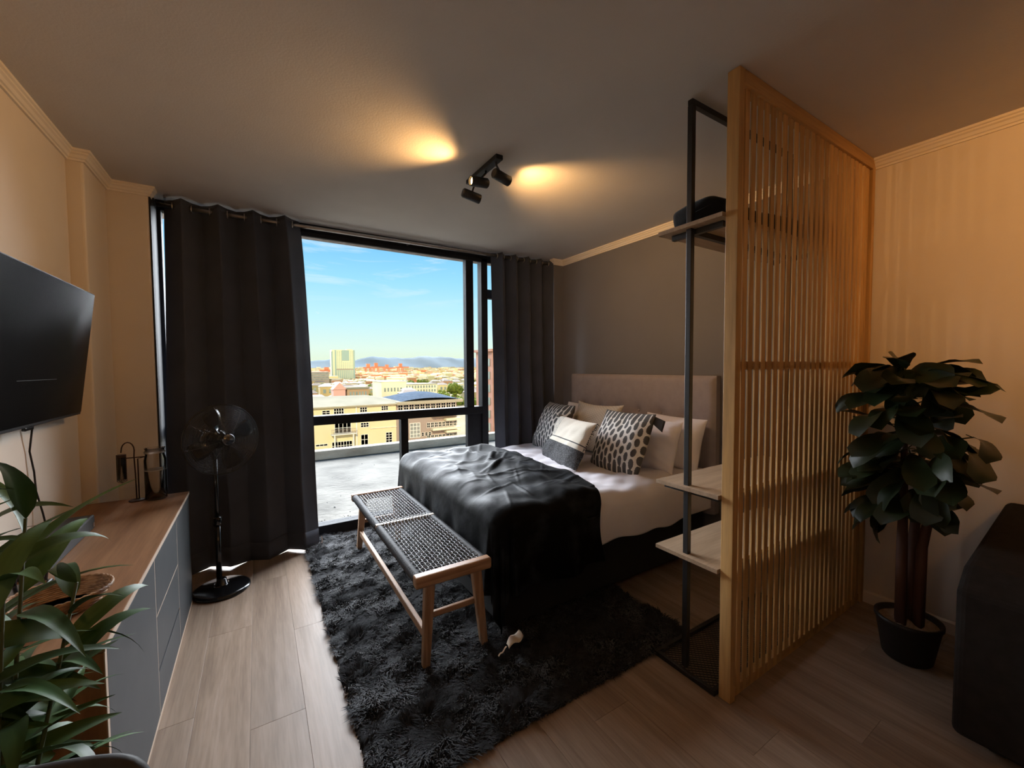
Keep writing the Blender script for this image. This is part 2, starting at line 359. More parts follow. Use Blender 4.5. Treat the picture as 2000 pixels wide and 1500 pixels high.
# left wall with its stepped pier towards the window
wl = MB(); wl.box(XL-0.25, XL, YB, 3.12, 0, CZ); wl.box(XL-0.25, -0.76, 3.12, 3.51, 0, CZ); wl.box(XL-0.25, -0.56, 3.51, 3.95, 0, CZ)
structure(wl.build('wall_left', M_['wall'], bevel=0.012, seg=3))
structure(MB().box(XR, XR+0.25, YB, 0.965, 0, CZ).build('wall_right', M_['wall']))
wg = MB(); wg.box(XG, XR+0.25, 0.965, 3.575, 0, CZ); wg.box(2.78, XR+0.25, 3.575, 3.95, 0, CZ)
wg = structure(wg.build('wall_bedside', M_['grey_wall']))
structure(MB().box(XL-0.25, XR+0.25, YB-0.25, YB, 0, CZ).build('wall_back', M_['grey_wall']))
prof = [(0, CZ-0.058), (0.010, CZ-0.058), (0.010, CZ-0.047), (0.017, CZ-0.044), (0.022, CZ-0.030), (0.030, CZ-0.024), (0.030, CZ-0.016), (0.038, CZ-0.012), (0.038, CZ), (0, CZ)]
structure(MB().sweep(prof, [(XL, YB), (XL, 3.12), (-0.76, 3.12), (-0.76, 3.51), (-0.56, 3.51), (-0.56, 3.56)], 1).build('trim_1', M_['cornice']))
structure(MB().sweep(prof, [(XR, YB), (XR, 0.965), (XG, 0.965), (XG, 3.575), (2.78, 3.575), (2.78, 3.60)], -1).build('trim_2', M_['cornice']))
bprof = [(0, 0), (0.014, 0), (0.014, 0.06), (0.008, 0.07), (0, 0.07)]
structure(MB().sweep(bprof, [(XR, YB), (XR, 0.965)], -1).build('baseboard_right', M_['cornice']))
structure(MB().sweep(bprof, [(XL, YB), (XL, 3.12), (-0.76, 3.12), (-0.76, 3.51), (-0.56, 3.51)], 1).build('baseboard_left', M_['cornice']))

# window: charcoal aluminium, y 3.72 .. 3.79
win = thing('window_1', 'wide charcoal framed window over the terrace roof', None, (0.9, 3.75, 0)); win['kind'] = 'structure'
F = M_['frame']
def wbox(name, x0, x1, z0, z1, y0=3.72, y1=3.79, m=F): return MB().box(x0, x1, y0, y1, z0, z1).build(name, m, win, bevel=0.003 if m is F else 0)
wbox('frame_head', -0.56, 2.78, 2.50, CZ); wbox('frame_sill', -0.56, 2.78, 0.0, 0.088, 3.69, 3.80)
wbox('frame_jamb', -0.56, -0.532, 0.088, 2.50); wbox('frame_liner', -0.5605, -0.552, 0.0, 2.55, 3.513, 3.719); wbox('frame_jamb', 2.72, 2.78, 0.088, 2.50)
wbox('mullion', 1.79, 1.872, 1.005, 2.50); wbox('mullion', 1.953, 2.023, 0.088, 2.50, 3.70)
wbox('transom', -0.532, 1.953, 0.930, 1.005, 3.70)
wbox('mullion', 1.116, 1.183, 0.088, 0.930, 3.715); wbox('mullion', 1.80, 1.953, 0.088, 0.930, 3.73)
wbox('transom', 2.023, 2.72, 2.11, 2.20)
wbox('track', -0.50, 2.72, 2.465, 2.50, 3.70, 3.73)
G = M_['glass']
for (a, b, c, d) in ((-0.532, 1.79, 1.005, 2.5), (1.872, 1.953, 1.005, 2.5), (2.023, 2.72, 2.20, 2.5), (2.023, 2.72, 0.088, 2.11), (-0.532, 1.116, 0.088, 0.93), (1.183, 1.80, 0.088, 0.93)):
    wbox('pane', a, b, c, d, 3.752, 3.758, G)
structure(MB().box(-2.0, 5.0, 3.95, 4.12, 2.555, 3.4).build('lintel', M_['lintel']))

# ------------------------------------------------------------------ outside: terrace, parapet, city
TZ = -0.35
structure(MB().box(-30, 45, 3.80, 8.70, TZ-0.3, TZ).build('terrace_roof', M_['concrete']))
structure(MB().box(-30, 45, 8.50, 8.72, TZ, TZ+0.175).build('parapet', M_['parapet'], bevel=0.02))
for i in range(46):
    if i == 0: rub = MB()
    x = RNG.uniform(0.4, 0.95) if i < 30 else RNG.uniform(0.5, 2.6); y = 4.95 + abs(RNG.normal(0, 0.10)) if i < 30 else RNG.uniform(5.2, 8)
    s = RNG.uniform(0.004, 0.011)
    if i == 45: x, y, s = 0.79, 5.5, 0.02
    v = [(x + s*a*RNG.uniform(0.7, 1.3), y + s*b*RNG.uniform(0.7, 1.3), TZ + max(0, s*c*0.8)) for a, b, c in
         ((1, 0, 0), (0.5, 0.9, 0), (-0.5, 0.9, 0), (-1, 0, 0), (-0.5, -0.9, 0), (0.5, -0.9, 0), (0.5, 0, 1), (-0.4, 0.3, 1), (0, -0.5, 1))]
    mb = MB().add(v, [(0, 1, 6), (1, 2, 7, 6), (2, 3, 7), (3, 4, 8, 7), (4, 5, 8), (5, 0, 6, 8), (6, 7, 8)])
    rub.add(mb.v, mb.f)
tag(rub.build('rubble', M_['stone'], loc=(0.8, 5.0, TZ)), 'loose chips of rubble on the terrace just outside the window', 'rubble', kind='stuff')
GZ = -25.0
M_['ground'] = vary(mat('city_ground', rough=1.0, spec=0.05), (0.11, 0.10, 0.05), (0.22, 0.18, 0.11), scale=0.012, detail=12, lo=0.35, hi=0.65)
structure(MB().box(-6000, 12000, 20, 9500, GZ-5, GZ).build('ground', M_['ground']))
# mountains: a real ridge body
M_['hill'] = vary(mat('hazy_hill', rough=1.0, spec=0.0), (0.13, 0.165, 0.19), (0.18, 0.21, 0.225), scale=0.0012, detail=8)  # bluish aerial haze is put into the hill colour
rx = np.array([-3500, -800, 300, 700, 1030, 1325, 1560, 1720, 1979, 2191, 2463, 2803, 3050, 3278, 3525, 3908, 4309, 5000, 6500, 9000])
rz = np.array([120, 150, 135, 130, 168, 185, 165, 160, 228, 255, 226, 222, 245, 270, 268, 232, 228, 260, 200, 150])
xx = np.linspace(-3500, 9000, 260); zz = np.interp(xx, rx, rz) + 8*np.sin(xx/97) + 5*np.sin(xx/41+1)
prf = np.array([0, 0.25, 0.6, 0.85, 1.0, 0.8, 0.3, 0]); yy = np.array([8200, 8400, 8650, 8850, 9000, 9200, 9600, 9900])
X = np.repeat(xx[:, None], 8, 1); Y = yy[None, :] + 60*np.sin(X/150+np.arange(8)[None, :])
Z = GZ + (zz[:, None]-GZ)*prf[None, :] + 6*np.sin(X/60+np.arange(8)[None, :]*2)*(prf[None, :] > 0)*(prf[None, :] < 1)
structure(MB().grid(X, Y, Z).build('hills', M_['hill'], smooth=True))

M_['cream'] = vary(mat('cream_render', rough=0.9, spec=0.1), (0.74, 0.62, 0.36), (0.80, 0.69, 0.43), scale=0.15, detail=6)
M_['cream2'] = vary(mat('pale_render', rough=0.9, spec=0.1), (0.78, 0.70, 0.50), (0.84, 0.77, 0.58), scale=0.1, detail=6)
M_['eave'] = mat('pale_eaves', (0.42, 0.38, 0.28), 0.9, spec=0.0)
M_['pale_roof'] = vary(mat('pale_roof', rough=0.9, spec=0.0), (0.22, 0.205, 0.155), (0.29, 0.27, 0.21), scale=0.2, detail=6)
M_['blue_roof'] = vary(mat('blue_grey_roof', rough=0.8, spec=0.0), (0.065, 0.085, 0.115), (0.09, 0.115, 0.15), scale=0.6, stretch=(3, 1, 1))
M_['white_frame'] = mat('white_window_frame', (0.80, 0.78, 0.70), 0.6)
M_['far_pane'] = vary(mat('far_window_pane', rough=0.25, spec=0.5), (0.16, 0.20, 0.19), (0.34, 0.38, 0.34), scale=0.3)
M_['brick_tower'] = vary(mat('pinkish_brick', rough=0.9), (0.42, 0.20, 0.145), (0.52, 0.27, 0.20), scale=0.6)
M_['tower_pale'] = mat('tower_cladding', (0.74, 0.68, 0.44), 0.7)
M_['tower_blue'] = mat('tower_glazing', (0.30, 0.40, 0.36), 0.5)
M_['pink'] = mat('pink_render', (0.72, 0.38, 0.32), 0.9)
M_['brown'] = mat('brown_brick', (0.42, 0.27, 0.16), 0.9)
M_['grey_b'] = mat('grey_brown_render', (0.36, 0.29, 0.24), 0.9)
M_['foliage'] = vary(mat('tree_foliage', rough=0.9, spec=0.1), (0.05, 0.075, 0.012), (0.17, 0.20, 0.03), scale=0.6, detail=6)
M_['bark'] = mat('tree_bark', (0.12, 0.08, 0.05), 0.9)
M_['crane'] = mat('red_crane_paint', (0.55, 0.21, 0.11), 0.8)
def pwin(parent, x0, x1, z0, z1, y, nx=2, nz=2, fr=0.10):
    """window set on a facade at depth y: white frame part, panes sub-part"""
    m = MB(); m.box(x0, x1, y-0.06, y+0.10, z0, z0+fr); m.box(x0, x1, y-0.06, y+0.10, z1-fr, z1)
    for i in range(nx+1):
        c = x0 + fr/2 + (x1-x0-fr)*i/nx; m.box(c-fr/2, c+fr/2, y-0.05, y+0.10, z0+fr, z1-fr)
    for j in range(1, nz):
        c = z0 + (z1-z0)*j/nz; m.box(x0, x1, y-0.04, y+0.10, c-fr/2, c+fr/2)
    w = m.build('window', M_['white_frame'], parent)
    MB().box(x0+fr, x1-fr, y+0.0, y+0.04, z0+fr, z1-fr).build('pane', M_['far_pane'], w)
    return w
# cream apartment wing straight ahead
cb = thing('apartment_building', 'cream rendered apartment block with pale hipped roof beyond the parapet', 'building', (15, 100, GZ))
m = MB(); m.box(-14, 27.4, 95, 110, GZ, -7.0); m.build('wall', M_['cream'], cb)
MB().box(-14.6, 27.6, 94.3, 110.6, -7.05, -6.75).build('eaves', M_['eave'], cb)
m = MB(); m.add([(-14.6, 94.3, -6.8), (30.2, 94.3, -6.8), (30.2, 111, -6.8), (-14.6, 111, -6.8), (-8, 103, -4.9), (22.5, 103, -5.1)],
               [(0, 1, 5, 4), (1, 2, 5), (2, 3, 4, 5), (3, 0, 4)]); m.build('roof', M_['pale_roof'], cb)
for (a, b, c, d, nx, nz) in ((11.6, 13.2, -8.5, -7.55, 2, 2), (13.9, 16.0, -8.55, -7.25, 4, 2), (19.3, 20.9, -8.45, -7.3, 3, 2), (24.0, 25.6, -8.3, -7.25, 3, 2),
                            (19.4, 21.2, -11.85, -10.75, 3, 2), (24.9, 26.4, -15.8, -13.4, 2, 4), (19.4, 21.0, -15.8, -13.4, 2, 2), (13.4, 17.6, -16.4, -14.5, 7, 2), (10.2, 12.6, -15.2, -14.7, 3, 1),
                            (7.0, 9.0, -8.5, -7.4, 3, 2), (2.0, 4.0, -8.5, -7.4, 3, 2), (6.5, 9.0, -12.6, -11, 3, 2)):
    pwin(cb, a, b, c, d, 95, nx, nz)
m = MB(); m.box(13.2, 18.2, 93.6, 95, -12.95, -12.75); m.build('balcony_slab', M_['white_frame'], cb)
m = MB(); m.box(13.2, 18.2, 93.6, 93.7, -11.75, -11.68)
for i in range(26): m.box(13.2+i*0.2-0.02, 13.2+i*0.2+0.02, 93.62, 93.68, -12.75, -11.7)
m.build('balcony_railing', M_['grey_b'], cb)
pwin(cb, 14.0, 17.4, -12.75, -10.4, 95, 4, 2)
m = MB(); m.box(13.7, 13.95, 93.7, 93.9, GZ, -12.95); m.box(17.5, 17.75, 93.7, 93.9, GZ, -12.95); m.box(18.4, 18.65, 94.8, 95, GZ, -7.1); m.build('downpipe', M_['white_frame'], cb)
m = MB(); m.box(-14, 27.4, 94.85, 95, -10.0, -9.85); m.box(21.5, 27.4, 94.8, 95, -12.3, -12.1); m.build('string_course', M_['cream2'], cb)
# second wing with a blue-grey roof and banded balconies
rb = thing('office_building', 'office block with low blue-grey roof and white balcony bands beside the cream block', 'building', (36, 100, GZ))
MB().box(27.42, 43.0, 95.5, 112, GZ, -7.0).build('wall', M_['grey_b'], rb)
MB().box(27.42, 44.2, 94.2, 112.6, -7.2, -6.5).build('eaves', M_['eave'], rb)
m = MB(); nseg = 14
Xr, Yr, Zr = [], [], []
us = np.linspace(0, 1, 25); vs = np.linspace(0, 1, 9); U, V = np.meshgrid(us, vs, indexing='ij')
Xr = 28.4 + U*15.6; Yr = 94.6 + V*17.5; Zr = -6.5 + 1.75*np.sin(PI*np.clip(U*1.02, 0, 1))**0.8*np.sin(PI*(0.06+0.88*V))**0.6
m.grid(Xr, Yr, Zr); m.build('roof', M_['blue_roof'], rb, smooth=True)
for i in range(11):
    a = 28.0 + i*1.35
    pwin(rb, a, a+1.15, -8.6, -7.3, 95.5, 2, 2, 0.09)
for (z, xa) in ((-10.5, 36.0), (-11.7, 39.5), (-13.9, 36.0), (-14.7, 39.5)):
    MB().box(xa, 43.3, 93.9, 95.5, z, z+0.55).build('balcony_band', M_['cream2'], rb)
for z in (-13.3, -16.4):
    for i in range(8):
        a = 35.0 + i*1.0; pwin(rb, a, a+0.85, z, z+1.3, 95.5, 2, 2, 0.08)
pwin(rb, 30.7, 33.3, -15.4, -11.8, 95.4, 3, 4, 0.14)
for i in range(3): pwin(rb, 33.6 + i*0.9, 34.3 + i*0.9, -15.2, -14.3, 95.5, 1, 2, 0.08)
# tower far off
tw = thing('tower_block', 'tall pale tower with glazed strips rising above the far city', 'tower', (152, 910, GZ))
MB().box(131, 174, 900, 925, GZ, 38.3).build('wall', M_['tower_pale'], tw)
for (a, b, z0, z1) in ((129.6, 132.5, GZ, 36), (136.2, 139.2, GZ, 38.6), (150, 164, 17, 38.6), (172.2, 175.2, GZ, 39), (139.5, 172, GZ, -1.5)):
    MB().box(a, b, 899.3, 900, z0, z1).build('glazed_strip', M_['tower_blue'], tw)
for k in range(9): MB().box(139.5+k*3.8, 140.6+k*3.8, 898.9, 899.3, GZ, -1.5).build('fin', M_['tower_pale'], tw)
m = MB()
for k in range(9):
    for j in range(5 if 150 <= 140+k*3.6 <= 163 else 13):
        z = 0.5 + j*2.9; m.box(141+k*3.6, 142.6+k*3.6, 899.5, 900, z, z+1.5)
m.build('windows', M_['tower_blue'], tw)['kind'] = 'stuff'
MB().box(139.3, 172, 899.0, 900, -1.8, 0.2).build('band', M_['grey_b'], tw)
MB().box(160, 171, 903, 915, 38.3, 41).build('plant_room', M_['tower_pale'], tw)
MB().box(131, 174, 899.5, 926, 38.3, 39.2).build('roof', M_['tower_pale'], tw)
# middle-distance buildings that can be told apart
def block(name, label, x0, x1, y, dep, z1, wm, rm, wins, roof=0.4):
    o = thing(name, label, 'building', ((x0+x1)/2, y+dep/2, GZ)); MB().box(x0, x1, y, y+dep, GZ, z1).build('wall', wm, o)
    MB().box(x0-0.4, x1+0.4, y-0.4, y+dep+0.4, z1, z1+roof).build('roof', rm, o)
    for (a, b, c, d) in wins:
        w = MB().box(a, b, y-0.1, y, c, d).build('window', M_['far_pane'], o)
    return o
block('low_office', 'low grey-brown office block at the foot of the tower', 70, 97, 700, 40, -4.2, M_['grey_b'], M_['grey_b'], [(70.5, 96.5, z, z+1.1) for z in (-7, -10, -13, -16)])
o = thing('gabled_house', 'pink gabled house among the rooftops', 'house', (35, 224, GZ))
MB().box(32.4, 38.0, 220, 228, GZ, -9.2).build('wall', M_['pink'], o)
m = MB().add([(32.0, 219.6, -9.2), (38.4, 219.6, -9.2), (38.4, 228, -9.2), (32.0, 228, -9.2), (35.2, 219.6, -5.7), (35.2, 228, -5.7)], [(0, 1, 4), (1, 2, 5, 4), (2, 3, 5), (3, 0, 4, 5)]); m.build('roof', M_['pink'], o)
block('brick_hall', 'brown brick hall with flat white roof behind the pale hipped roof', 38.8, 49.4, 220, 12, -9.2, M_['brown'], M_['pale_roof'], [(40+i*1.5, 40.8+i*1.5, -12.5, -10.6) for i in range(6)], 0.9)
block('long_hall', 'long pale building with a row of dark arched openings', 84, 104, 330, 30, -9.7, M_['cream2'], M_['cream2'], [(86+i*2.6, 87.2+i*2.6, -17.5, -14.5) for i in range(7)])
block('arcade_hall', 'pale building with three rows of small dark windows', 104, 132.2, 334, 30, -12.6, M_['cream2'], M_['pale_roof'],
      [(105+i*2.45, 106.2+i*2.45, z, z+2.1) for i in range(11) for z in (-15.6, -19.0)])
block('square_block', 'cream square block standing above the pale halls', 104.6, 117.6, 372, 20, -7.6, M_['cream'], M_['cream'], [(107+i*3.2, 108.6+i*3.2, -12, -9.5) for i in range(4)])
o = block('brick_tower', 'pinkish brick tower block by the right window frame', 33.6, 50, 60, 6, 4.1, M_['brick_tower'], M_['brick_tower'], [])
for k in range(7):
    for j in range(9): 
        if k < 4: pwin(o, 34.5+k*2.4, 35.8+k*2.4, 1.6-j*2.2, 2.9-j*2.2, 60, 2, 2, 0.1)
for j in range(9):
    for yk in (60.8, 63.4): MB().box(33.52, 33.6, yk, yk+1.5, 1.6-j*2.2, 2.9-j*2.2).build('window', M_['far_pane'], o)
# red gantry cranes in the harbour
for i, (cx, cy, h) in enumerate(((330, 1500, 42), (372, 1560, 46), (428, 1620, 40), (470, 1580, 44), (160, 1250, 30), (205, 1250, 34))):
    o = thing('gantry_crane', 'red harbour crane standing in the haze of the far port', 'crane', (cx, cy, GZ), 'red cranes in the far harbour')
    m = MB()
    for sx in (0, 16):
        for sy in (0, 20): m.bar((cx+sx, cy+sy, GZ), (cx+sx, cy+sy, GZ+h*0.62), 3.2, 3.2)
    m.build('leg', M_['crane'], o)
    MB().box(cx-10, cx+42, cy+6, cy+12, GZ+h*0.6, GZ+h*0.6+5).build('boom', M_['crane'], o)
    MB().box(cx+2, cx+14, cy+4, cy+14, GZ+h*0.62+4, GZ+h).build('machine_house', M_['crane'], o)
# city carpet
cols_ = [(0.62, 0.52, 0.27), (0.66, 0.59, 0.36), (0.50, 0.37, 0.18), (0.44, 0.23, 0.12), (0.46, 0.42, 0.24), (0.68, 0.63, 0.46), (0.32, 0.27, 0.14), (0.58, 0.22, 0.10)]
M_['city'] = colmat('city_render', 0.95)
house_m = []
for c in cols_[:7]: house_m.append(mat('house_render', c, 0.95))
roof_m = [mat('house_roof', c, 0.9) for c in ((0.25, 0.11, 0.06), (0.18, 0.14, 0.11), (0.30, 0.27, 0.22))]
hv = 0
for i in range(130):
    d = RNG.uniform(240, 700); a = RNG.uniform(-0.02, 0.62); x = d*math.tan(a) + 5; y = d
    w = RNG.uniform(7, 16); dp = RNG.uniform(7, 14); h = RNG.uniform(4, 10)
    if 60 < x < 140 and 320 < y < 400: continue
    if y > 480 and 100 < x < 190: h *= 0.6
    o = MB().box(x, x+w, y, y+dp, GZ, GZ+h).build('house', house_m[i % 7], loc=(x+w/2, y+dp/2, GZ))
    tag(o, 'small pale house among the rooftops of the city below', 'house', 'houses in the city below')
    if i % 3:
        MB().add([(x-0.4, y-0.4, GZ+h), (x+w+0.4, y-0.4, GZ+h), (x+w+0.4, y+dp+0.4, GZ+h), (x-0.4, y+dp+0.4, GZ+h), (x+w*0.25, y+dp/2, GZ+h+2.2), (x+w*0.75, y+dp/2, GZ+h+2.2)],
                 [(0, 1, 5, 4), (1, 2, 5), (2, 3, 4, 5), (3, 0, 4), (3, 2, 1, 0)]).build('roof', roof_m[i % 3], o)
    else:
        MB().box(x-0.2, x+w+0.2, y-0.2, y+dp+0.2, GZ+h, GZ+h+0.5).build('roof', roof_m[2], o)
    MB().box(x+w*0.2, x+w*0.4, y-0.15, y, GZ+h*0.4, GZ+h*0.75).build('window', M_['far_pane'], o)
    MB().box(x+w*0.6, x+w*0.8, y-0.15, y, GZ+h*0.4, GZ+h*0.75).build('window', M_['far_pane'], o)
m = MB(); cc = []
for i in range(5200):
    d = 700*math.exp(RNG.uniform(0, 2.2)); a = RNG.uniform(-0.08, 0.66); x = d*math.tan(a); s = 0.6 + d/2200
    w = RNG.uniform(8, 26)*s; dp = RNG.uniform(8, 20)*s; h = RNG.uniform(4, 11)*s*(1.0 + 0.5*(RNG.random() < 0.05))
    if 110 < x < 185 and d < 905: h = min(h, 5)
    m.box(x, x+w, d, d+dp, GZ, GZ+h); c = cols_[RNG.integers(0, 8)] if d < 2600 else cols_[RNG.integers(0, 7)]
    hz = min(1, max(0, (d-1500)/6000)); k = RNG.uniform(0.85, 1.1)  # haze growing with distance, mixed into each building's colour
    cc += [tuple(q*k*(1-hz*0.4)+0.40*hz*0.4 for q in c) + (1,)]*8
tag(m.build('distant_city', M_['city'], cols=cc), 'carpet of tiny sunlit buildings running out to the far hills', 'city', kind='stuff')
def blob(mb, c, r, seed, n=7):
    r_ = np.random.default_rng(seed)
    th = np.linspace(0, 2*PI, n+1)[:-1]; ph = np.linspace(0.15, PI-0.1, 5)
    T, Pp = np.meshgrid(th, ph, indexing='ij'); R = r*r_.uniform(0.75, 1.2, T.shape)
    mb.grid(c[0]+R*np.sin(Pp)*np.cos(T), c[1]+R*np.sin(Pp)*np.sin(T), c[2]+R*np.cos(Pp), closed_u=True)
m = MB()
for i in range(1500):
    d = 260*math.exp(RNG.uniform(0, 2.2)); a = RNG.uniform(-0.05, 0.64); x = d*math.tan(a); r = RNG.uniform(1.6, 3.6)*(0.7+d/1700)
    if 60 < x < 140 and 310 < d < 400: continue
    blob(m, (x, d, GZ+r*0.5), r, i, 6)
tag(m.build('distant_trees', M_['foliage'], smooth=True), 'scattered dark green trees between the buildings of the far city', 'trees', kind='stuff')
t = thing('leafy_tree', 'bright green leafy tree behind the blue-grey roof', 'tree', (116, 262, GZ))
m = MB()
for i in range(26):
    a = RNG.uniform(0, 2*PI); rr = RNG.uniform(0, 5.2); blob(m, (117.5+rr*math.cos(a), 263+rr*math.sin(a), -13.6+RNG.uniform(-3, 2.6)*(1-rr/9)), RNG.uniform(1.6, 2.8), 900+i, 8)
m.build('crown', M_['foliage'], t, smooth=True)
MB().tube([(117.5, 263, GZ), (117.6, 263, -16)], [0.6, 0.35], 8).build('trunk', M_['bark'], t)

# ------------------------------------------------------------------ curtains and rod
rod = thing('curtain_rod', 'brushed steel curtain rod across the top of the window', 'curtain rod', (1.1, 3.62, 2.5))
def rodz(x): return 2.512 + 0.006*(x-0.4)
MB().tube([(-0.54, 3.62, rodz(-0.54)), (2.76, 3.62, rodz(2.76))], 0.0135, 14).build('pole', M_['steel'], rod, smooth=True)
for x in (-0.46, 1.2, 2.66):
    MB().tube([(x, 3.62, rodz(x)), (x, 3.66, rodz(x)+0.0), (x, 3.73, rodz(x)+0.01)], 0.006, 8).build('bracket', M_['steel'], rod)
def curtain(name, label, xt0, xt1, xb0, xb1, ybot, nfold, z0, seed, bulge):
    o = thing(name, label, 'curtain', ((xt0+xt1)/2, 3.62, z0))
    nu, nv = nfold*20+1, 60
    U = np.linspace(0, 1, nu)[:, None]*np.ones((1, nv)); V = np.ones((nu, 1))*np.linspace(0, 1, nv)[None, :]   # V: 0 top, 1 bottom
    W = V + 0*U
    left = xt0 + (xb0-xt0)*V; right = xt1 + (xb1-xt1)*(V**bulge)
    X = left + (right-left)*U
    ph = U*nfold*PI + PI/2
    amp = 0.050*(1-0.25*V)
    Y = 3.62 + (ybot-3.62)*V**1.6 + amp*np.sin(ph) + 0.012*wob(X*2, V*1.2, seed, 0.8, 2)*V
    X = X + 0.010*np.sin(ph*2)*1.0 + 0.006*wob(X*2, V*2, seed+1, 0.8, 2)*V
    top = 2.548 + 0.006*np.abs(np.sin(ph)) + 0.004*U
    bot = z0 + 0.012*np.sin(ph*0.5+seed) + 0.02*(1-U)*0
    Z = top + (bot-top)*V
    panel = MB().grid(X, Y, Z).build('panel', M_['curtain'], o, smooth=True, solid=0.003)
    # hem at the foot: a doubled band
    k0 = nv-4
    hem = MB().grid(X[:, k0:], Y[:, k0:]-0.003, Z[:, k0:]).build('hem', M_['curtain'], o, smooth=True, solid=0.004)
    for k in range(nfold):
        u = (k+0.5)/nfold; x = xt0 + (xt1-xt0)*u
        Mr = Matrix.Rotation(PI/2, 4, 'Y')
        c = (x, 3.62 + 0.0, rodz(x)-0.002)
        m = MB(); pts = [(x, 3.62+0.024*math.cos(a), rodz(x)+0.024*math.sin(a)) for a in np.linspace(0, 2*PI, 19)[:-1]]
        m.tube(pts, 0.005, 6, closed=True); m.build('eyelet', M_['steel'], o, smooth=True)
    return o
curtain('curtain', 'charcoal eyelet curtain on the left, behind the pedestal fan', -0.505, 0.315, -0.545, 0.40, 3.49, 8, 0.004, 3, 0.55)
cr = curtain('curtain', 'charcoal eyelet curtain on the right, beside the headboard', 2.045, 2.768, 2.08, 2.77, 3.59, 9, 0.03, 9, 1.0)
ct = MB().grid(*[np.array(q) for q in ([[0.392, 0.40], [0.394, 0.405], [0.39, 0.40]], [[3.44, 3.44], [3.43, 3.43], [3.425, 3.425]], [[0.10, 0.10], [0.075, 0.07], [0.05, 0.05]])])
ct.build('care_label', M_['sheet'], bpy.data.objects['curtain'], solid=0.002)['label'] = 'small white label at the curtain corner'

# ------------------------------------------------------------------ ceiling spotlight
def spot_head(root, piv, ax, lit, L=0.115, r=0.028):
    piv = Vector(piv); ax = Vector(ax).normalized(); q = ax.to_track_quat('Z', 'Y').to_matrix().to_4x4()
    h = MB().lathe([(0.0, -L*0.5), (r-0.005, -L*0.5), (r, -L*0.5+0.006), (r, L*0.5-0.002), (r-0.003, L*0.5), (r-0.005, L*0.5-0.004), (r-0.006, L*0.5-0.02), (0, L*0.5-0.02)], piv, 28, q).build('lamp_head', M_['black_metal'], root, smooth=False, bevel=0)
    h.data.polygons.foreach_set('use_smooth', [abs(p.normal.dot(ax)) < 0.5 for p in h.data.polygons])
    MB().lathe([(0, 0), (r-0.007, 0)], piv + ax*(L*0.5-0.016), 24, q).build('lamp_lens', M_['lens'], h)
    return piv + ax*(L*0.5+0.004), ax
WARM = (1.0, 0.55, 0.20)
WARM2 = (1.0, 0.47, 0.125)
def fixture(label, x, y0, y1, heads, watt, cone=95, tint=WARM):
    ft = thing('ceiling_spotlight', label, 'ceiling light', (x, (y0+y1)/2, CZ))
    MB().box(x-0.022, x+0.022, y0, y1, CZ-0.026, CZ).build('mounting_bar', M_['black_metal'], ft, bevel=0.003)
    for (yy, dx, dz, ax, w) in heads:
        MB().tube([(x, yy, CZ-0.026), (x, yy, CZ-0.04), (x+dx*0.6, yy, CZ-0.07+dz*0.5), (x+dx, yy, CZ-0.095+dz)], 0.006, 8).build('stem', M_['black_metal'], ft, smooth=True)
        p, a = spot_head(ft, (x+dx, yy, CZ-0.100+dz), ax, True)
        lamp('spot_lamp', 'SPOT', p, watt*w, tint, a, spot_size=math.radians(cone), spot_blend=1.0, shadow_soft_size=0.02)
    return ft
fixture('black ceiling spotlight bar with swivel heads, above the bed', 1.165, 1.98, 2.36,
        [(2.02, 0.035, 0.0, (0.95, 0.18, -0.12), 1.0), (2.14, -0.045, 0.0, (-1, -0.03, -0.10), 1.0), (2.27, -0.03, -0.03, (0.97, -0.12, -0.2), 0.5)], 37, 110)
fixture('black ceiling spotlight bar behind the photographer', 1.1, -1.15, -0.75,
        [(-1.1, -0.04, -0.0, (-0.72, 0.70, -0.10), 1.2), (-0.8, 0.04, 0.0, (1.93, 0.62, -0.28), 2.6)], 45, 84, WARM2)

# ------------------------------------------------------------------ television and cable
tv = thing('television', 'black flat television tilted forward on the left wall', 'television', (-0.80, 2.37, 1.17))
p_t = Vector((-0.685, 0, 1.783)); p_b = Vector((-0.757, 0, 1.176)); d = (p_t-p_b).normalized(); nrm = Vector((d.z, 0, -d.x))
hgt = (p_t-p_b).length
Mt = Matrix(((nrm.x, 0, d.x, p_b.x), (0, 1, 0, 1.835), (nrm.z, 0, d.z, p_b.z), (0, 0, 0, 1)))
MB().box(-0.035, -0.002, 0, 1.068, 0, hgt, Mt).build('casing', M_['tv_bezel'], tv, bevel=0.004)
MB().box(-0.0025, 0.0, 0.006, 1.062, 0.014, hgt-0.006, Mt).build('screen', M_['screen'], tv)
MB().box(-0.012, 0.001, 0.48, 0.55, -0.012, 0.002, Mt).build('sensor', M_['gloss_black'], tv, bevel=0.003)
MB().box(-0.82, -0.735, 2.2, 2.55, 1.36, 1.62).build('wall_bracket', M_['black_metal'], tv)
pts = [(-0.785, 2.50, 1.22), (-0.80, 2.50, 1.15), (-0.815, 2.515, 1.06), (-0.81, 2.53, 0.97), (-0.815, 2.555, 0.88), (-0.80, 2.56, 0.78), (-0.79, 2.56, 0.70)]
MB().tube(pts, 0.0035, 8).build('cable', M_['rubber'], tv, smooth=True)

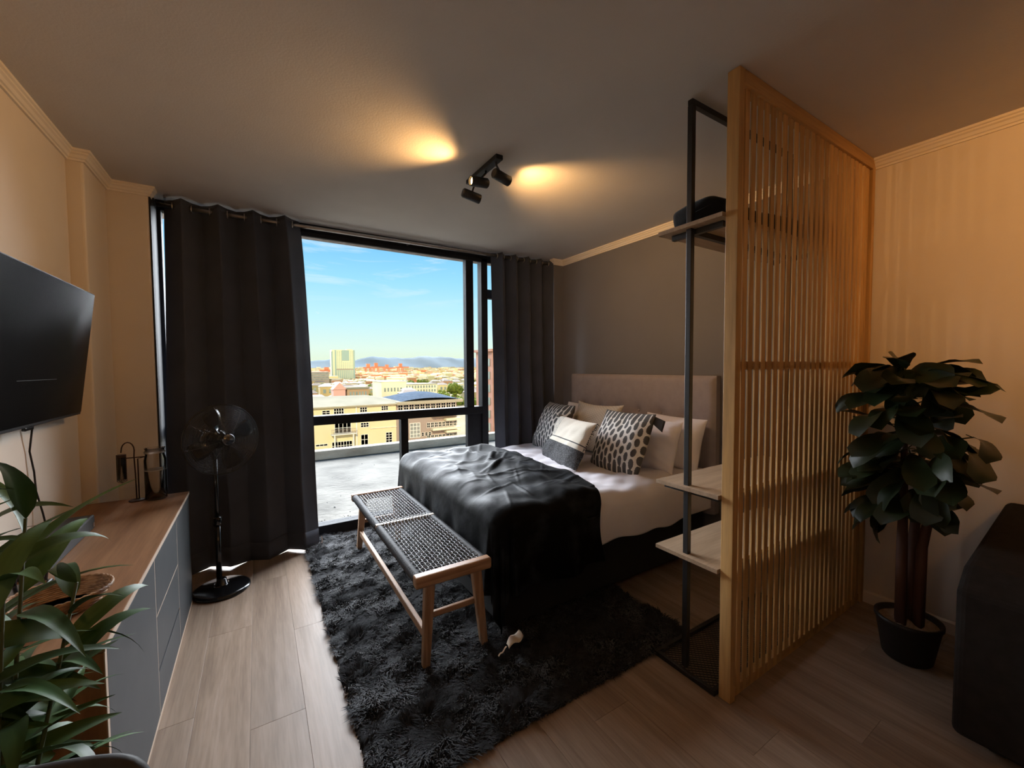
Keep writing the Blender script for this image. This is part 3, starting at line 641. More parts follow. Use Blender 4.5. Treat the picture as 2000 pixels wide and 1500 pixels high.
# ------------------------------------------------------------------ sideboard
SZ = 0.668; SX = -0.362; SY0, SY1 = 1.474, 3.09
sb = thing('sideboard', 'long low sideboard with oak top and charcoal fronts along the left wall', 'sideboard', (-0.58, 2.28, 0))
MB().box(-0.82, SX, SY0, SY1, SZ-0.018, SZ).build('top', M_['oak'], sb, bevel=0.0015)
MB().box(-0.82, SX-0.002, SY0, SY0+0.018, 0.0, SZ-0.0185).build('end_panel', M_['oakz'], sb, bevel=0.001)
MB().box(-0.82, SX-0.002, SY1-0.018, SY1, 0.0, SZ-0.0185).build('end_panel', M_['oakz'], sb, bevel=0.001)
MB().box(-0.815, SX-0.024, SY0+0.0185, SY1-0.0185, 0.02, SZ-0.019).build('carcass', M_['front'], sb)
MB().box(SX-0.001, SX+0.0012, SY0, SY1, SZ-0.0175, SZ-0.0005).build('edge_band', M_['edge'], sb)
MB().box(SX-0.002, SX, SY0, SY0+0.0175, 0, SZ-0.0185).build('edge_band', M_['edge'], sb)
MB().box(SX-0.02, SX, SY0+0.0185, SY1-0.0185, 0.0, 0.016).build('plinth', M_['edge'], sb)
ys = [SY0+0.020, 2.098, 2.62, SY1-0.020]
for k in (1, 2): MB().box(SX-0.02, SX-0.0004, ys[k]-0.003, ys[k]+0.003, 0.018, SZ-0.020).build('divider_edge', M_['edge'], sb)
MB().box(SX-0.02, SX, ys[0], ys[1]-0.004, 0.018, SZ-0.021).build('door', M_['front'], sb, bevel=0.001)
MB().box(SX-0.02, SX, ys[2]+0.004, ys[3], 0.018, SZ-0.021).build('door', M_['front'], sb, bevel=0.001)
for (a, b) in ((0.018, 0.185), (0.197, 0.412), (0.418, SZ-0.021)):
    MB().box(SX-0.02, SX, ys[1]+0.004, ys[2]-0.004, a, b).build('drawer', M_['front'], sb, bevel=0.001)
MB().box(SX-0.02, SX-0.0004, ys[1]+0.004, ys[2]-0.004, 0.4125, 0.4175).build('drawer_edge', M_['edge'], sb)
# things on the sideboard
bx = thing('soundbar', 'black slim box speaker lying on the sideboard behind the palm', 'speaker', (-0.70, 2.36, SZ))
m = MB(); m.box(-0.745, -0.655, 2.08, 2.62, SZ, SZ+0.062); m.build('body', M_['front'], bx, bevel=0.006)
MB().box(-0.656, -0.653, 2.59, 2.606, SZ+0.010, SZ+0.03).build('badge', M_['steel'], bx)
rt_ = thing('router', 'black box with thin upright rods behind the palm leaves', 'router', (-0.70, 1.93, SZ))
MB().box(-0.78, -0.60, 1.86, 1.98, SZ, SZ+0.03).build('body', M_['gloss_black'], rt_, bevel=0.006)
for yy, xx_ in ((1.97, -0.77), (1.97, -0.69), (1.97, -0.62)):
    MB().tube([(xx_, yy, SZ+0.02), (xx_+0.012, yy+0.02, SZ+0.17)], [0.006, 0.004], 8).build('antenna', M_['gloss_black'], rt_)
# woven basket
bk = thing('basket', 'small brown wicker basket on the oak top', 'basket', (-0.53, 1.77, SZ))
prof_b = [(0.0, 0.003), (0.075, 0.003), (0.088, 0.02), (0.098, 0.045)]
m = MB()
for k in range(9):
    r = 0.078 + 0.0027*k; z = SZ + 0.006 + k*0.0052
    m.tube([(-0.53 + 1.15*(r+0.0022*math.sin(18*a+k*PI))*math.cos(a), 1.77 + (r+0.0022*math.sin(18*a+k*PI))*math.sin(a), z) for a in np.linspace(0, 2*PI, 55)[:-1]], 0.0034, 5, closed=True)
m.build('weave', M_['wicker'], bk, smooth=True)
m = MB()
for s in (-1, 1): m.tube([(-0.53 + 1.15*0.104*math.cos(a), 1.77 + 0.104*math.sin(a), SZ+0.052+0.003*math.sin(s*20*a)) for a in np.linspace(0, 2*PI, 81)[:-1]], 0.0042, 6, closed=True)
m.build('rim', M_['wicker'], bk, smooth=True)
MB().lathe([(0, 0.004), (0.082, 0.004)], (-0.53, 1.77, SZ), 24).build('bottom', M_['wicker_dark'], bk)
# glass jar and hanging tube on a wire stand, far end of the sideboard
j = thing('glass_jar', 'tall clear glass jar beside the curtain at the far end of the sideboard', 'jar', (-0.500, 3.02, SZ))
MB().lathe([(0, 0.0), (0.046, 0.0), (0.049, 0.006), (0.049, 0.225), (0.043, 0.252), (0.043, 0.285), (0.046, 0.287), (0.046, 0.291), (0.040, 0.291), (0.040, 0.252), (0.045, 0.224), (0.045, 0.012), (0, 0.010)], (-0.500, 3.02, SZ), 32).build('body', M_['jar'], j, smooth=True)
MB().lathe([(0.044, 0.262), (0.047, 0.262), (0.047, 0.272), (0.044, 0.272)], (-0.500, 3.02, SZ), 32).build('neck_ring', M_['steel'], j)
MB().lathe([(0.0495, 0.165), (0.051, 0.167), (0.0495, 0.169)], (-0.500, 3.02, SZ), 32).build('band', M_['steel'], j)
st = thing('wire_stand', 'dark wire stand holding a hanging glass tube on the sideboard', 'stand', (-0.585, 3.03, SZ))
MB().lathe([(0, 0), (0.035, 0), (0.035, 0.006), (0.01, 0.01), (0, 0.01)], (-0.585, 3.03, SZ), 20).build('foot', M_['wire'], st)
pts = [(-0.585, 3.03, SZ+0.008), (-0.587, 3.03, SZ+0.15), (-0.590, 3.03, SZ+0.25)] + [(-0.615+0.027*math.cos(a), 3.03, SZ+0.285+0.045*math.sin(a)) for a in np.linspace(0, PI, 9)] + [(-0.643, 3.03, SZ+0.275)]
MB().tube(pts, 0.0032, 7).build('hook', M_['wire'], st, smooth=True)
MB().tube([(-0.575, 3.03, SZ+0.008), (-0.575, 3.03, SZ+0.235), (-0.535, 3.03, SZ+0.245)], 0.0032, 7).build('upright', M_['wire'], st, smooth=True)
MB().tube([(-0.632, 3.03, SZ+0.243), (-0.54, 3.03, SZ+0.243)], 0.003, 7).build('arm', M_['wire'], st, smooth=True)
MB().lathe([(0, 0.0), (0.013, 0.004), (0.018, 0.014), (0.018, 0.15), (0.0165, 0.15), (0.0165, 0.015), (0.0, 0.006)], (-0.643, 3.03, SZ+0.115), 20).build('glass_tube', M_['jar'], st, smooth=True)
MB().lathe([(0.0188, 0.135), (0.020, 0.135), (0.020, 0.15), (0.0188, 0.15)], (-0.643, 3.03, SZ+0.115), 20).build('collar', M_['wire'], st)
m = MB()
for a in (0, PI/2, PI, 1.5*PI): m.tube([(-0.643+0.0195*math.cos(a), 3.03+0.0195*math.sin(a), SZ+0.265), (-0.643+0.0195*math.cos(a), 3.03+0.0195*math.sin(a), SZ+0.118), (-0.643, 3.03, SZ+0.108)], 0.0018, 5)
m.build('cage', M_['wire'], st)

# ------------------------------------------------------------------ pedestal fan
fx, fy = -0.222, 3.135
fan = thing('pedestal_fan', 'black pedestal fan with wire cage in front of the left curtain', 'fan', (fx, fy, 0))
MB().lathe([(0.0, 0.0), (0.150, 0.0), (0.156, 0.006), (0.154, 0.016), (0.140, 0.024), (0.05, 0.036), (0.032, 0.042), (0.026, 0.075), (0.0, 0.075)], (fx, fy, 0), 48).build('base', M_['gloss_black'], fan, smooth=True)
px_, py_ = fx-0.012, fy+0.01
MB().tube([(px_, py_, 0.04), (px_, py_, 0.44)], 0.0155, 16).build('pole', M_['gloss_black'], fan, smooth=True)
MB().tube([(px_, py_, 0.42), (px_, py_, 0.86)], 0.0115, 16).build('pole', M_['gloss_black'], fan, smooth=True)
MB().lathe([(0.016, 0), (0.023, 0.003), (0.023, 0.05), (0.014, 0.056)], (px_, py_, 0.415), 20).build('collar', M_['gloss_black'], fan, smooth=True)
hc = Vector((-0.185, 3.035, 0.972)); ax = Vector((0.50, -0.86, 0.05)).normalized(); q = ax.to_track_quat('Z', 'Y').to_matrix().to_4x4()
MB().lathe([(0, -0.20), (0.03, -0.20), (0.052, -0.18), (0.060, -0.11), (0.060, -0.06), (0.03, -0.05), (0, -0.05)], hc, 28, q).build('motor_housing', M_['gloss_black'], fan, smooth=True)
nk = hc + ax*(-0.12)
MB().tube([(px_, py_, 0.84), (nk.x, nk.y, nk.z-0.04), (nk.x, nk.y, nk.z)], 0.02, 12).build('neck', M_['gloss_black'], fan, smooth=True)
RC = 0.212
def cage(zsgn, name, nr, nsp):
    m = MB(); e = q.to_3x3()
    def P(r, a):
        zz_ = zsgn*0.062*(1-(r/RC)**2.4)
        return hc + e @ Vector((r*math.cos(a), r*math.sin(a), zz_))
    for k in range(nr):
        r = 0.035 + (RC-0.035)*k/(nr-1); m.tube([P(r, a) for a in np.linspace(0, 2*PI, 49)[:-1]], 0.0011 if k < nr-1 else 0.0042, 5, closed=True)
    for s in range(nsp):
        a = 2*PI*s/nsp + 0.2; m.tube([P(r, a) + e @ Vector((0, 0, -zsgn*0.002)) for r in np.linspace(0.03, RC, 10)], 0.0018, 5)
    o = m.build(name, M_['fan_wire'], fan, smooth=True); o['kind'] = 'stuff'; return o
cage(1, 'front_cage', 30, 8); cage(-1, 'back_cage', 18, 8)
MB().lathe([(0.0, 0.074), (0.030, 0.072), (0.038, 0.064), (0.036, 0.056), (0, 0.056)], hc, 28, q).build('cage_badge', M_['fan_wire'], fan, smooth=True)
MB().lathe([(0, 0.035), (0.022, 0.03), (0.03, 0.015), (0.03, -0.05), (0, -0.05)], hc, 20, q).build('hub', M_['gloss_black'], fan, smooth=True)
for k in range(4):
    a0 = k*PI/2 + 0.35; m = MB(); U, V = np.meshgrid(np.linspace(0, 1, 8), np.linspace(-1, 1, 6), indexing='ij')
    R_ = 0.028 + U*0.158; ang = a0 + V*(0.30+0.18*U)*(0.55+0.45*np.sin(PI*np.clip(U*0.9+0.1, 0, 1))); hh = 0.022*V*(1-0.5*U)
    L = np.stack([R_*np.cos(ang), R_*np.sin(ang), hh], -1); e = np.array(q.to_3x3()); Wd = L @ e.T + np.array(hc)
    m.grid(Wd[..., 0], Wd[..., 1], Wd[..., 2]).build('blade', M_['gloss_black'], fan, smooth=True, solid=0.002)

# ------------------------------------------------------------------ shaggy rug
RX0, RX1, RY0, RY1 = 0.285, 1.885, 1.27, 3.655
rug = thing('rug', 'charcoal shaggy rug under the bench and bed', 'rug', ((RX0+RX1)/2, (RY0+RY1)/2, 0))
MB().box(RX0+0.015, RX1-0.015, RY0+0.015, RY1-0.015, 0.0005, 0.012).build('backing', M_['rug_base'], rug)
nt = 150000
px = RNG.uniform(RX0, RX1, nt); py = RNG.uniform(RY0, RY1, nt)
keep = ~((px > 1.15) & (py > 1.95)); px, py = px[keep], py[keep]; nt = len(px)
dirx = wob(px*2.2, py*2.2, 41, 1.0, 4, 0.75) ; diry = wob(px*2.2, py*2.2, 42, 1.0, 4, 0.75) - 0.15
ln = RNG.uniform(0.028, 0.046, nt); wdt = RNG.uniform(0.0016, 0.0032, nt)
lean = 0.78; nn = np.hypot(dirx, diry)+1e-6; lk = np.clip(nn*0.7, 0.25, 0.9)
dx, dy = dirx/nn*lk + RNG.normal(0, 0.38, nt), diry/nn*lk + RNG.normal(0, 0.38, nt)
hgt_ = 0.75 + 0.35*wob(px*6, py*6, 43, 1.0, 2)
z0 = np.full(nt, 0.006)
sx, sy = -dy, dx; sn = np.hypot(sx, sy)+1e-6; sx, sy = sx/sn*wdt, sy/sn*wdt
m1 = 0.5*ln; zt1 = np.clip(z0 + m1*hgt_*0.95, 0.014, 0.04); zt2 = np.clip(zt1 + m1*hgt_*0.28, 0.012, 0.05)
A = np.stack([px-sx, py-sy, z0], -1); B = np.stack([px+sx, py+sy, z0], -1)
C_ = np.stack([px+dx*m1*0.5-sx*0.8, py+dy*m1*0.5-sy*0.8, zt1], -1); D = np.stack([px+dx*m1*0.5+sx*0.8, py+dy*m1*0.5+sy*0.8, zt1], -1)
T = np.stack([px+dx*m1*1.5, py+dy*m1*1.5, zt2], -1)
V_ = np.stack([A, B, C_, D, T], 1).reshape(-1, 3); V_ -= np.array(WORLD_LOC[rug.name])
bi = np.arange(nt)*5
me = bpy.data.meshes.new('pile'); me.vertices.add(nt*5); me.vertices.foreach_set('co', V_.ravel())
lp = np.stack([bi, bi+1, bi+3, bi+2, bi+2, bi+3, bi+4], 1).ravel(); me.loops.add(len(lp)); me.loops.foreach_set('vertex_index', lp)
ls = np.stack([np.arange(nt)*7, np.arange(nt)*7+4], 1).ravel(); lt = np.tile([4, 3], nt); me.polygons.add(nt*2)
me.polygons.foreach_set('loop_start', ls); me.polygons.foreach_set('loop_total', lt); me.polygons.foreach_set('use_smooth', [True]*(nt*2))
me.update(calc_edges=True); me.validate(); me.materials.append(M_['pile'])
link('pile', me, rug)['kind'] = 'stuff'

# ------------------------------------------------------------------ bench
BX0, BX1, BY0, BY1, BZ = 0.577, 0.955, 1.74, 3.215, 0.462
bn = thing('woven_bench', 'teak bench with grey woven cord seat at the foot of the bed', 'bench', (0.766, 2.48, 0.012))
for (y0, y1) in ((BY0, BY0+0.05), (BY1-0.05, BY1)):
    MB().box(BX0, BX1+0.008, y0, y1, BZ-0.055, BZ).build('end_rail', M_['teakx'], bn, bevel=0.010, seg=3)
for s, ye, yt in ((1, 1.785, BY0+0.04), (-1, 3.235, BY1-0.04)):
    for xt, xf in ((0.655, 0.632), (0.895, 0.937)):
        MB().bar((xf, ye, 0.012), (xt, yt+0.006*s, BZ-0.05), 0.036, 0.034, 0.05, 0.040, upv=(0, 1, 0)).build('leg', M_['teak'], bn, bevel=0.006)
for xs in (0.640,):
    MB().bar((xs, 1.79, 0.155), (xs, 3.225, 0.155), 0.024, 0.040).build('stretcher', M_['teaky'], bn, bevel=0.004)
for ye in (1.80, 3.20):
    MB().bar((0.645, ye, 0.24), (0.917, ye, 0.24), 0.020, 0.028).build('stretcher', M_['teakx'], bn, bevel=0.004)
MB().box(BX0+0.006, BX1-0.006, 2.472, 2.50, BZ-0.028, BZ-0.001).build('cross_bar', M_['bar_white'], bn, bevel=0.004)
for xs in (BX0+0.022, BX1-0.020):
    m = MB(); L0, L1 = BY0+0.05, BY1-0.05
    for (a, b) in ((L0, 2.470), (2.502, L1)):
        nw = int((b-a)/0.0068)
        pts = []; rr = []
        for i in range(nw*2+1): pts.append((xs, a+(b-a)*i/(nw*2), BZ-0.026)); rr.append(0.0245 if i % 2 else 0.0222)
        m.tube(pts, rr, 12)
    o = m.build('wrapped_rail', M_['cord'], bn, smooth=True)
m = MB(); ny = 66; nx = 15
xa, xb = BX0+0.020, BX1-0.018
ysr = [BY0+0.058 + (BY1-BY0-0.116)*i/(ny-1) for i in range(ny)]; xsr = [xa+0.030 + (xb-xa-0.060)*i/(nx-1) for i in range(nx)]
zc = BZ-0.010
for i, yy_ in enumerate(ysr):        # weft, in close pairs
    if abs(yy_-2.486) < 0.018: continue
    yo = 0.0
    pts = [(xa-0.012, yy_+yo, zc+0.004)]
    for jx, x_ in enumerate(xsr): pts.append((x_, yy_+yo+RNG.normal(0, 0.0008), zc + 0.0026*(1 if (jx + i) % 2 else -1)))
    pts.append((xb+0.012, yy_+yo, zc+0.004)); m.tube(pts, 0.0019, 5)
for jx, x_ in enumerate(xsr):       # warp
    pts = [(x_, BY0+0.03, zc)]
    for i, yy_ in enumerate(ysr): pts.append((x_+RNG.normal(0, 0.0009), yy_, zc + (0.0032*(-1 if (jx + i) % 2 else 1) if abs(yy_-2.486) > 0.03 else 0.012)))
    pts.append((x_, BY1-0.03, zc)); m.tube(pts, 0.0021, 5)
o = m.build('woven_seat', M_['cord_dark'], bn, smooth=True); o['kind'] = 'stuff'

# ------------------------------------------------------------------ bed
bed = thing('bed', 'double bed on black base with taupe buttoned headboard', 'bed', (1.94, 2.56, 0))
MB().box(1.06, 2.80, 1.80, 3.34, 0.035, 0.33).build('base', M_['bed_base'], bed, bevel=0.012)
for x in (1.2, 2.6):
    for y in (1.9, 3.24): MB().lathe([(0.0, 0), (0.022, 0), (0.028, 0.036), (0, 0.036)], (x, y, 0.0), 14).build('leg', M_['bed_base'], bed)
MB().box(1.07, 2.80, 1.81, 3.33, 0.33, 0.60).build('mattress', M_['sheet'], bed, bevel=0.05, seg=4)
# headboard with button tufts
nu, nv = 110, 90
U = np.linspace(1.742, 3.362, nu)[:, None]*np.ones((1, nv)); V = np.ones((nu, 1))*np.linspace(0.30, 1.328, nv)[None, :]
Xh = np.full_like(U, 2.822)
ed = np.minimum(np.minimum(U-1.742, 3.362-U), 1.328-V); Xh += 0.030*np.exp(-(ed/0.018)**1.2)
btn = [(1.99+0.2325*k, 1.015) for k in range(6)] + [(2.106+0.2325*k, 0.90) for k in range(5)] 
for (by, bz) in btn:
    rr = np.hypot(U-by, V-bz); Xh += 0.026*np.exp(-(rr/0.030)**1.2) + 0.010*np.exp(-(rr/0.075)**2)
hb = MB(); hb.grid(Xh, U, V)
# sides, top, back as one closed padded body
for (a, b) in (((1.742, 0.30), (1.742, 1.328)), ((3.362, 0.30), (3.362, 1.328))):
    hb.add([(2.852, a[0], a[1]), (2.852, b[0], b[1]), (2.902, b[0], b[1]), (2.902, a[0], a[1])], [(0, 1, 2, 3)])
hb.add([(2.852, 1.742, 1.328), (2.852, 3.362, 1.328), (2.902, 3.362, 1.328), (2.902, 1.742, 1.328)], [(0, 1, 2, 3)])
hb.add([(2.902, 1.742, 0.30), (2.902, 3.362, 0.30), (2.902, 3.362, 1.328), (2.902, 1.742, 1.328)], [(0, 1, 2, 3)])
hbo = hb.build('headboard', M_['headboard'], bed, smooth=False)
hbo.data.polygons.foreach_set('use_smooth', [i < (nu-1)*(nv-1) for i in range(len(hbo.data.polygons))])
for (by, bz) in btn: MB().lathe([(0, 0.006), (0.008, 0.004), (0.011, 0.0), (0.008, -0.003), (0, -0.003)], (2.848, by, bz), 12, Matrix.Rotation(-PI/2, 4, 'Y')).build('button', M_['headboard'], hbo, smooth=True)

def over(s, R):
    s = np.asarray(s, float); q_ = R*PI/2
    o_ = np.where(s <= 0, 0, np.where(s < q_, R*np.sin(np.clip(s, 0, q_)/R), R)); dn = np.where(s <= 0, 0, np.where(s < q_, R*(1-np.cos(np.clip(s, 0, q_)/R)), R + s - q_))
    return o_, dn
def drape(SA, SB, xe, yn, yf, top, R, seed, rip, floor_z=0.02, wr=0.008, near_only=False):
    """SA >0 past the foot edge, SB: distance across the bed measured from the near arc (positive past near edge)"""
    sbF = (-SB) - (yf-yn)                        # >0 past the far edge
    side = np.where(SB > 0, SB, np.where(sbF > 0, sbF, 0)); sgn = np.where(sbF > 0, 1.0, -1.0)
    sa = np.maximum(SA, 0); r = np.hypot(sa, side); th = np.arctan2(side, sa + 1e-9)
    o_, dn = over(r, R)
    ax_ = np.minimum(SA, 0); by_ = np.clip(-SB, 0, yf-yn)
    hang = np.clip((dn-R)/0.45, 0, 1.2)
    ph_ = by_*9.0 + (-ax_)*8.0 + th*5.5 + seed
    o_ = o_ + hang*rip*(np.sin(ph_*2.1) + 0.6*np.sin(ph_*3.7+1.3) + 1.0)
    X = xe - ax_ - np.cos(th)*o_; Y = np.where(sbF > 0, yf, yn + by_) + sgn*np.sin(th)*o_
    Z = top - dn
    flat = np.exp(-(dn/0.08)**2)
    Z = Z + flat*(wr*wob(X*2.2, Y*2.2, seed, 1.0, 3) + 0.014*np.sin(np.clip(by_/(yf-yn), 0, 1)*PI))
    low = Z < floor_z; ex = np.where(low, floor_z - Z, 0); Z = np.where(low, floor_z + 0.012*(1+np.sin(ex*60+th*6)), Z)
    X = X - np.cos(th)*ex*0.55; Y = Y + sgn*np.sin(th)*ex*0.55
    return X, Y, Z
na, nb = 120, 200
SA = np.linspace(-1.70, 0.03, na)[:, None]*np.ones((1, nb)); SB = np.ones((na, 1))*np.linspace(0.32, -1.46-0.34, nb)[None, :]
SBm = SB + 0.02*wob(SA*1.5, SB*0+SA, 5, 1.0, 2)*(SB > 0.15)
X, Y, Z = drape(SA, SBm, 1.085, 1.83, 3.33, 0.630, 0.085, 2, 0.008, 0.2, 0.011)
dv = MB().grid(X, Y, Z).build('duvet', M_['sheet'], smooth=True, solid=0.02, loc=(1.94, 2.58, 0.60))
tag(dv, 'white linen duvet spread over the double bed', 'duvet')
na, nb = 190, 260
SA = np.linspace(-0.66, 0.50, na)[:, None]*np.ones((1, nb)); SB = np.ones((na, 1))*np.linspace(0.475, -1.50-0.44, nb)[None, :]
t_ = np.clip((SA+0.66)/0.25, 0, 1)
SA2 = SA + (1-t_)*(0.05*np.sin(SB*3.0+0.6) + 0.03*np.sin(SB*7.1)) - (1-t_)*0.05*np.clip(-SB-0.9, 0, 1)
SB2 = SB + 0.012*np.sin(SA*14)*(SB > 0.2)
X, Y, Z = drape(SA2, SB2, 1.085, 1.815, 3.345, 0.680, 0.095, 7, 0.017, 0.022, 0.010)
Z = Z + 0.012*np.exp(-((SA2+0.64)/0.05)**2)*(SB < 0)
Xc, Yc = X - 1.35, Y - 2.55
rid = np.zeros_like(X)
for (cx_, cy_, an, w_, l_, a_) in ((1.45, 2.55, 0.5, 0.016, 0.20, 0.016), (1.55, 2.8, 0.9, 0.018, 0.22, 0.014), (1.38, 2.35, 0.1, 0.02, 0.16, 0.012), (1.52, 2.25, -0.5, 0.016, 0.2, 0.012), (1.5, 3.1, 1.0, 0.02, 0.2, 0.014), (1.3, 2.75, 0.4, 0.02, 0.18, 0.010), (1.6, 2.0, 0.2, 0.018, 0.16, 0.012)):
    u_ = (X-cx_)*math.cos(an)+(Y-cy_)*math.sin(an); v_ = -(X-cx_)*math.sin(an)+(Y-cy_)*math.cos(an); rid += a_*np.exp(-(v_/w_)**2-(u_/l_)**2)
r9 = np.random.default_rng(77)
for _ in range(34):
    cx_, cy_, an = r9.uniform(1.1, 1.75), r9.uniform(1.85, 3.3), r9.uniform(-0.4, 1.5); w_, l_, a_ = r9.uniform(0.006, 0.013), r9.uniform(0.06, 0.16), r9.uniform(0.003, 0.008)
    u_ = (X-cx_)*math.cos(an)+(Y-cy_)*math.sin(an); v_ = -(X-cx_)*math.sin(an)+(Y-cy_)*math.cos(an); rid += a_*np.exp(-(v_/w_)**2-(u_/l_)**2)
Z = Z + rid*(Z > 0.6)
th_ = MB().grid(X, Y, Z).build('throw_blanket', M_['velvet'], smooth=True, solid=0.008, loc=(1.35, 2.55, 0.60))
tag(th_, 'black velvet throw draped over the foot of the bed', 'blanket')
U, V = np.meshgrid(np.linspace(0, 1, 9), np.linspace(-1, 1, 5), indexing='ij')
MB().grid(1.00+0.085*U+0.004*V, 1.655+0.012*U+0.026*V*(0.7+0.5*np.sin(U*2.4)), 0.052+0.035*U+0.012*np.sin(U*6)-0.006*V**2).build('care_label', M_['label'], th_, smooth=True, solid=0.0015)['label'] = 'cream label on the throw corner near the rug'
MB().grid(0.925+0.065*U, 1.615+0.035*U+0.004*V, 0.05+0.004*np.sin(U*9)).build('care_label', M_['label'], th_, smooth=True, solid=0.0015)

# ------------------------------------------------------------------ cushions and pillows
def cushion(W, H, T, n=90, seed=0, pull=0.05, pattern=None, wr=0.01):
    """returns verts/faces/colours, local: x across, z up, y thickness (front = -y)"""
    u = np.linspace(-1, 1, n); U, V = np.meshgrid(u, u, indexing='ij')
    sx_ = 1 - pull*(1-V**2)*np.abs(U)**3; sz_ = 1 - pull*(1-U**2)*np.abs(V)**3
    Xp = U*W/2*sx_; Zp = V*H/2*sz_
    th = T/2*(np.clip(1-np.abs(U)**2.6, 0, 1)**0.55)*(np.clip(1-np.abs(V)**2.6, 0, 1)**0.55)
    w1 = wob(U*0.8, V*0.8, seed, 0.7, 3)*wr*np.clip(th/(T*0.2), 0, 1)
    vs = []; fs = []; cs = []
    mb = MB()
    mb.grid(Xp, -th + w1, Zp); mb.grid(Xp, th + w1*0.6, Zp, flip=True)
    if pattern is not None:
        c = pattern(U, V); cs = np.concatenate([c.reshape(-1, 3), c.reshape(-1, 3)]); cs = np.concatenate([cs, np.ones((len(cs), 1))], 1)
    return mb, (cs if pattern is not None else None)
def place(o, base, yaw_, tilt, roll=0.0):
    """stand a cushion: yaw about z (front -y turned), tilt back"""
    o.rotation_euler = (Matrix.Rotation(yaw_, 3, 'Z') @ Matrix.Rotation(tilt, 3, 'X') @ Matrix.Rotation(roll, 3, 'Y')).to_euler(); o.location = base
def build_cushion(name, label, cat, group, W, H, T, m, centre, yaw_, tilt, roll=0, seed=0, pattern=None, n=90, pull=0.05, wr=0.01):
    o = thing(name, label, cat, (0, 0, 0), group)
    mb, cs = cushion(W, H, T, n, seed, pull, pattern, wr)
    mb.build('cover', m, o, smooth=True, cols=cs)
    place(o, centre, yaw_, tilt, roll); return o
INK = np.array([0.085, 0.083, 0.082]); PAP = np.array([0.80, 0.77, 0.73])
def ovals(U, V):
    nx_ = 11.5; ny_ = 6.6
    a = (U*0.5+0.5)*nx_; col = np.floor(a); fx_ = a-col-0.5
    b = (V*0.5+0.5)*ny_ + 0.5*(col % 2); row = np.floor(b); fz_ = b-row-0.5
    stretch = np.abs(V)                                   # rows grow into strokes near top and bottom
    rx_ = 0.37; rz_ = 0.40 + 0.14*np.clip((stretch-0.35)/0.4, 0, 1)
    mk = np.where(stretch > 0.72, np.abs(fx_) < 0.37, (fx_/rx_)**2 + (fz_/rz_)**2 < 1)
    mk = mk | (np.abs(V) > 0.965)
    k = mk.astype(float)[..., None]
    return PAP*(1-k) + INK*k
def lumbar(U, V):
    r_ = np.random.default_rng(5); c = np.ones(U.shape+(3,))*np.array([0.82, 0.75, 0.64])
    dark = V < -0.18
    sp = 0.03 + 0.10*(r_.random(U.shape) > 0.62)
    c = np.where(dark[..., None], np.stack([sp, sp, sp*1.05], -1), c)
    ln_ = (np.abs(V-0.02) < 0.022); c = np.where(ln_[..., None], 0.06, c)
    for k, vv in enumerate((0.0,)): pass
    for k in range(6):
        uu = -0.92 + k*0.07; s = (np.abs(U-uu-0.05*(V-0.5)) < 0.011) & (V > 0.1) & (r_.random(U.shape) > 0.2)
        c = np.where(s[..., None], 0.28, c)
    return c
def weave_pat(U, V):
    k = 0.5+0.5*np.sin(U*60)*np.sin(V*60 + 3*np.sin(U*5)); return np.array([0.50, 0.45, 0.39]) + k[..., None]*np.array([0.22, 0.21, 0.19])
M_['print'] = colmat('printed_cotton', 0.85, 0.3, 260); M_['knit'] = colmat('knitted_wool', 0.95, 0.8, 160)
YAW = -PI/2       # cushions look towards -x
def fringe(o, W, H, side, m, n=34, seed=1):
    r_ = np.random.default_rng(seed); mb = MB()
    for i in range(n):
        v = -1 + 2*(i+0.5)/n; x0 = side*W/2*(1-0.05*(1-v*v)); z0_ = v*H/2
        mb.tube([(x0, 0, z0_), (x0+side*0.012, r_.normal(0, 0.004), z0_+r_.normal(0, 0.004)), (x0+side*0.022, r_.normal(0, 0.006), z0_-0.006+r_.normal(0, 0.006))], [0.0035, 0.003, 0.0015], 5)
    f = mb.build('fringe', m, o, smooth=True); f['kind'] = 'stuff'; return f
M_['ink'] = mat('dark_thread', (0.03, 0.027, 0.028), 0.9)
build_cushion('sleeping_pillow', 'white pillow against the headboard behind the near spotted cushion', 'pillow', None, 0.54, 0.40, 0.17, M_['sheet'], (2.70, 2.02, 0.825), YAW, -0.28, 0.02, 21)
build_cushion('sleeping_pillow', 'white pillow with rumpled corner just behind the near spotted cushion', 'pillow', None, 0.48, 0.39, 0.15, M_['sheet'], (2.53, 2.07, 0.81), YAW, -0.36, -0.03, 22)
build_cushion('sleeping_pillow', 'white pillow against the headboard behind the far spotted cushion', 'pillow', None, 0.60, 0.42, 0.17, M_['sheet'], (2.68, 2.98, 0.84), YAW, -0.28, 0, 23)
build_cushion('textured_cushion', 'oatmeal knitted cushion standing in the middle of the bed head', 'cushion', None, 0.58, 0.46, 0.17, M_['knit'], (2.50, 2.66, 0.865), YAW-0.03, -0.34, 0.0, 24, weave_pat, 120, 0.12)
cn = build_cushion('spotted_cushion', 'black and white spotted cushion nearest the slatted divider', 'cushion', 'spotted cushions', 0.51, 0.50, 0.17, M_['print'], (2.285, 2.145, 0.832), YAW-0.07, -0.42, -0.02, 25, ovals, 220, 0.05)
tf = MB(); U, V = np.meshgrid(np.linspace(0, 1, 8), np.linspace(-1, 1, 7), indexing='ij')
tf.grid(-0.0 + 0.245 + 0.075*U, 0.01+0.02*U+0*V, 0.205 - 0.03*U + V*(0.028+0.012*U)).build('corner_tab', M_['ink'], cn, smooth=True, solid=0.012)
build_cushion('spotted_cushion', 'black and white spotted cushion beside the right curtain', 'cushion', 'spotted cushions', 0.52, 0.47, 0.17, M_['print'], (2.33, 3.02, 0.845), YAW-0.20, -0.42, 0.0, 26, ovals, 220, 0.05)
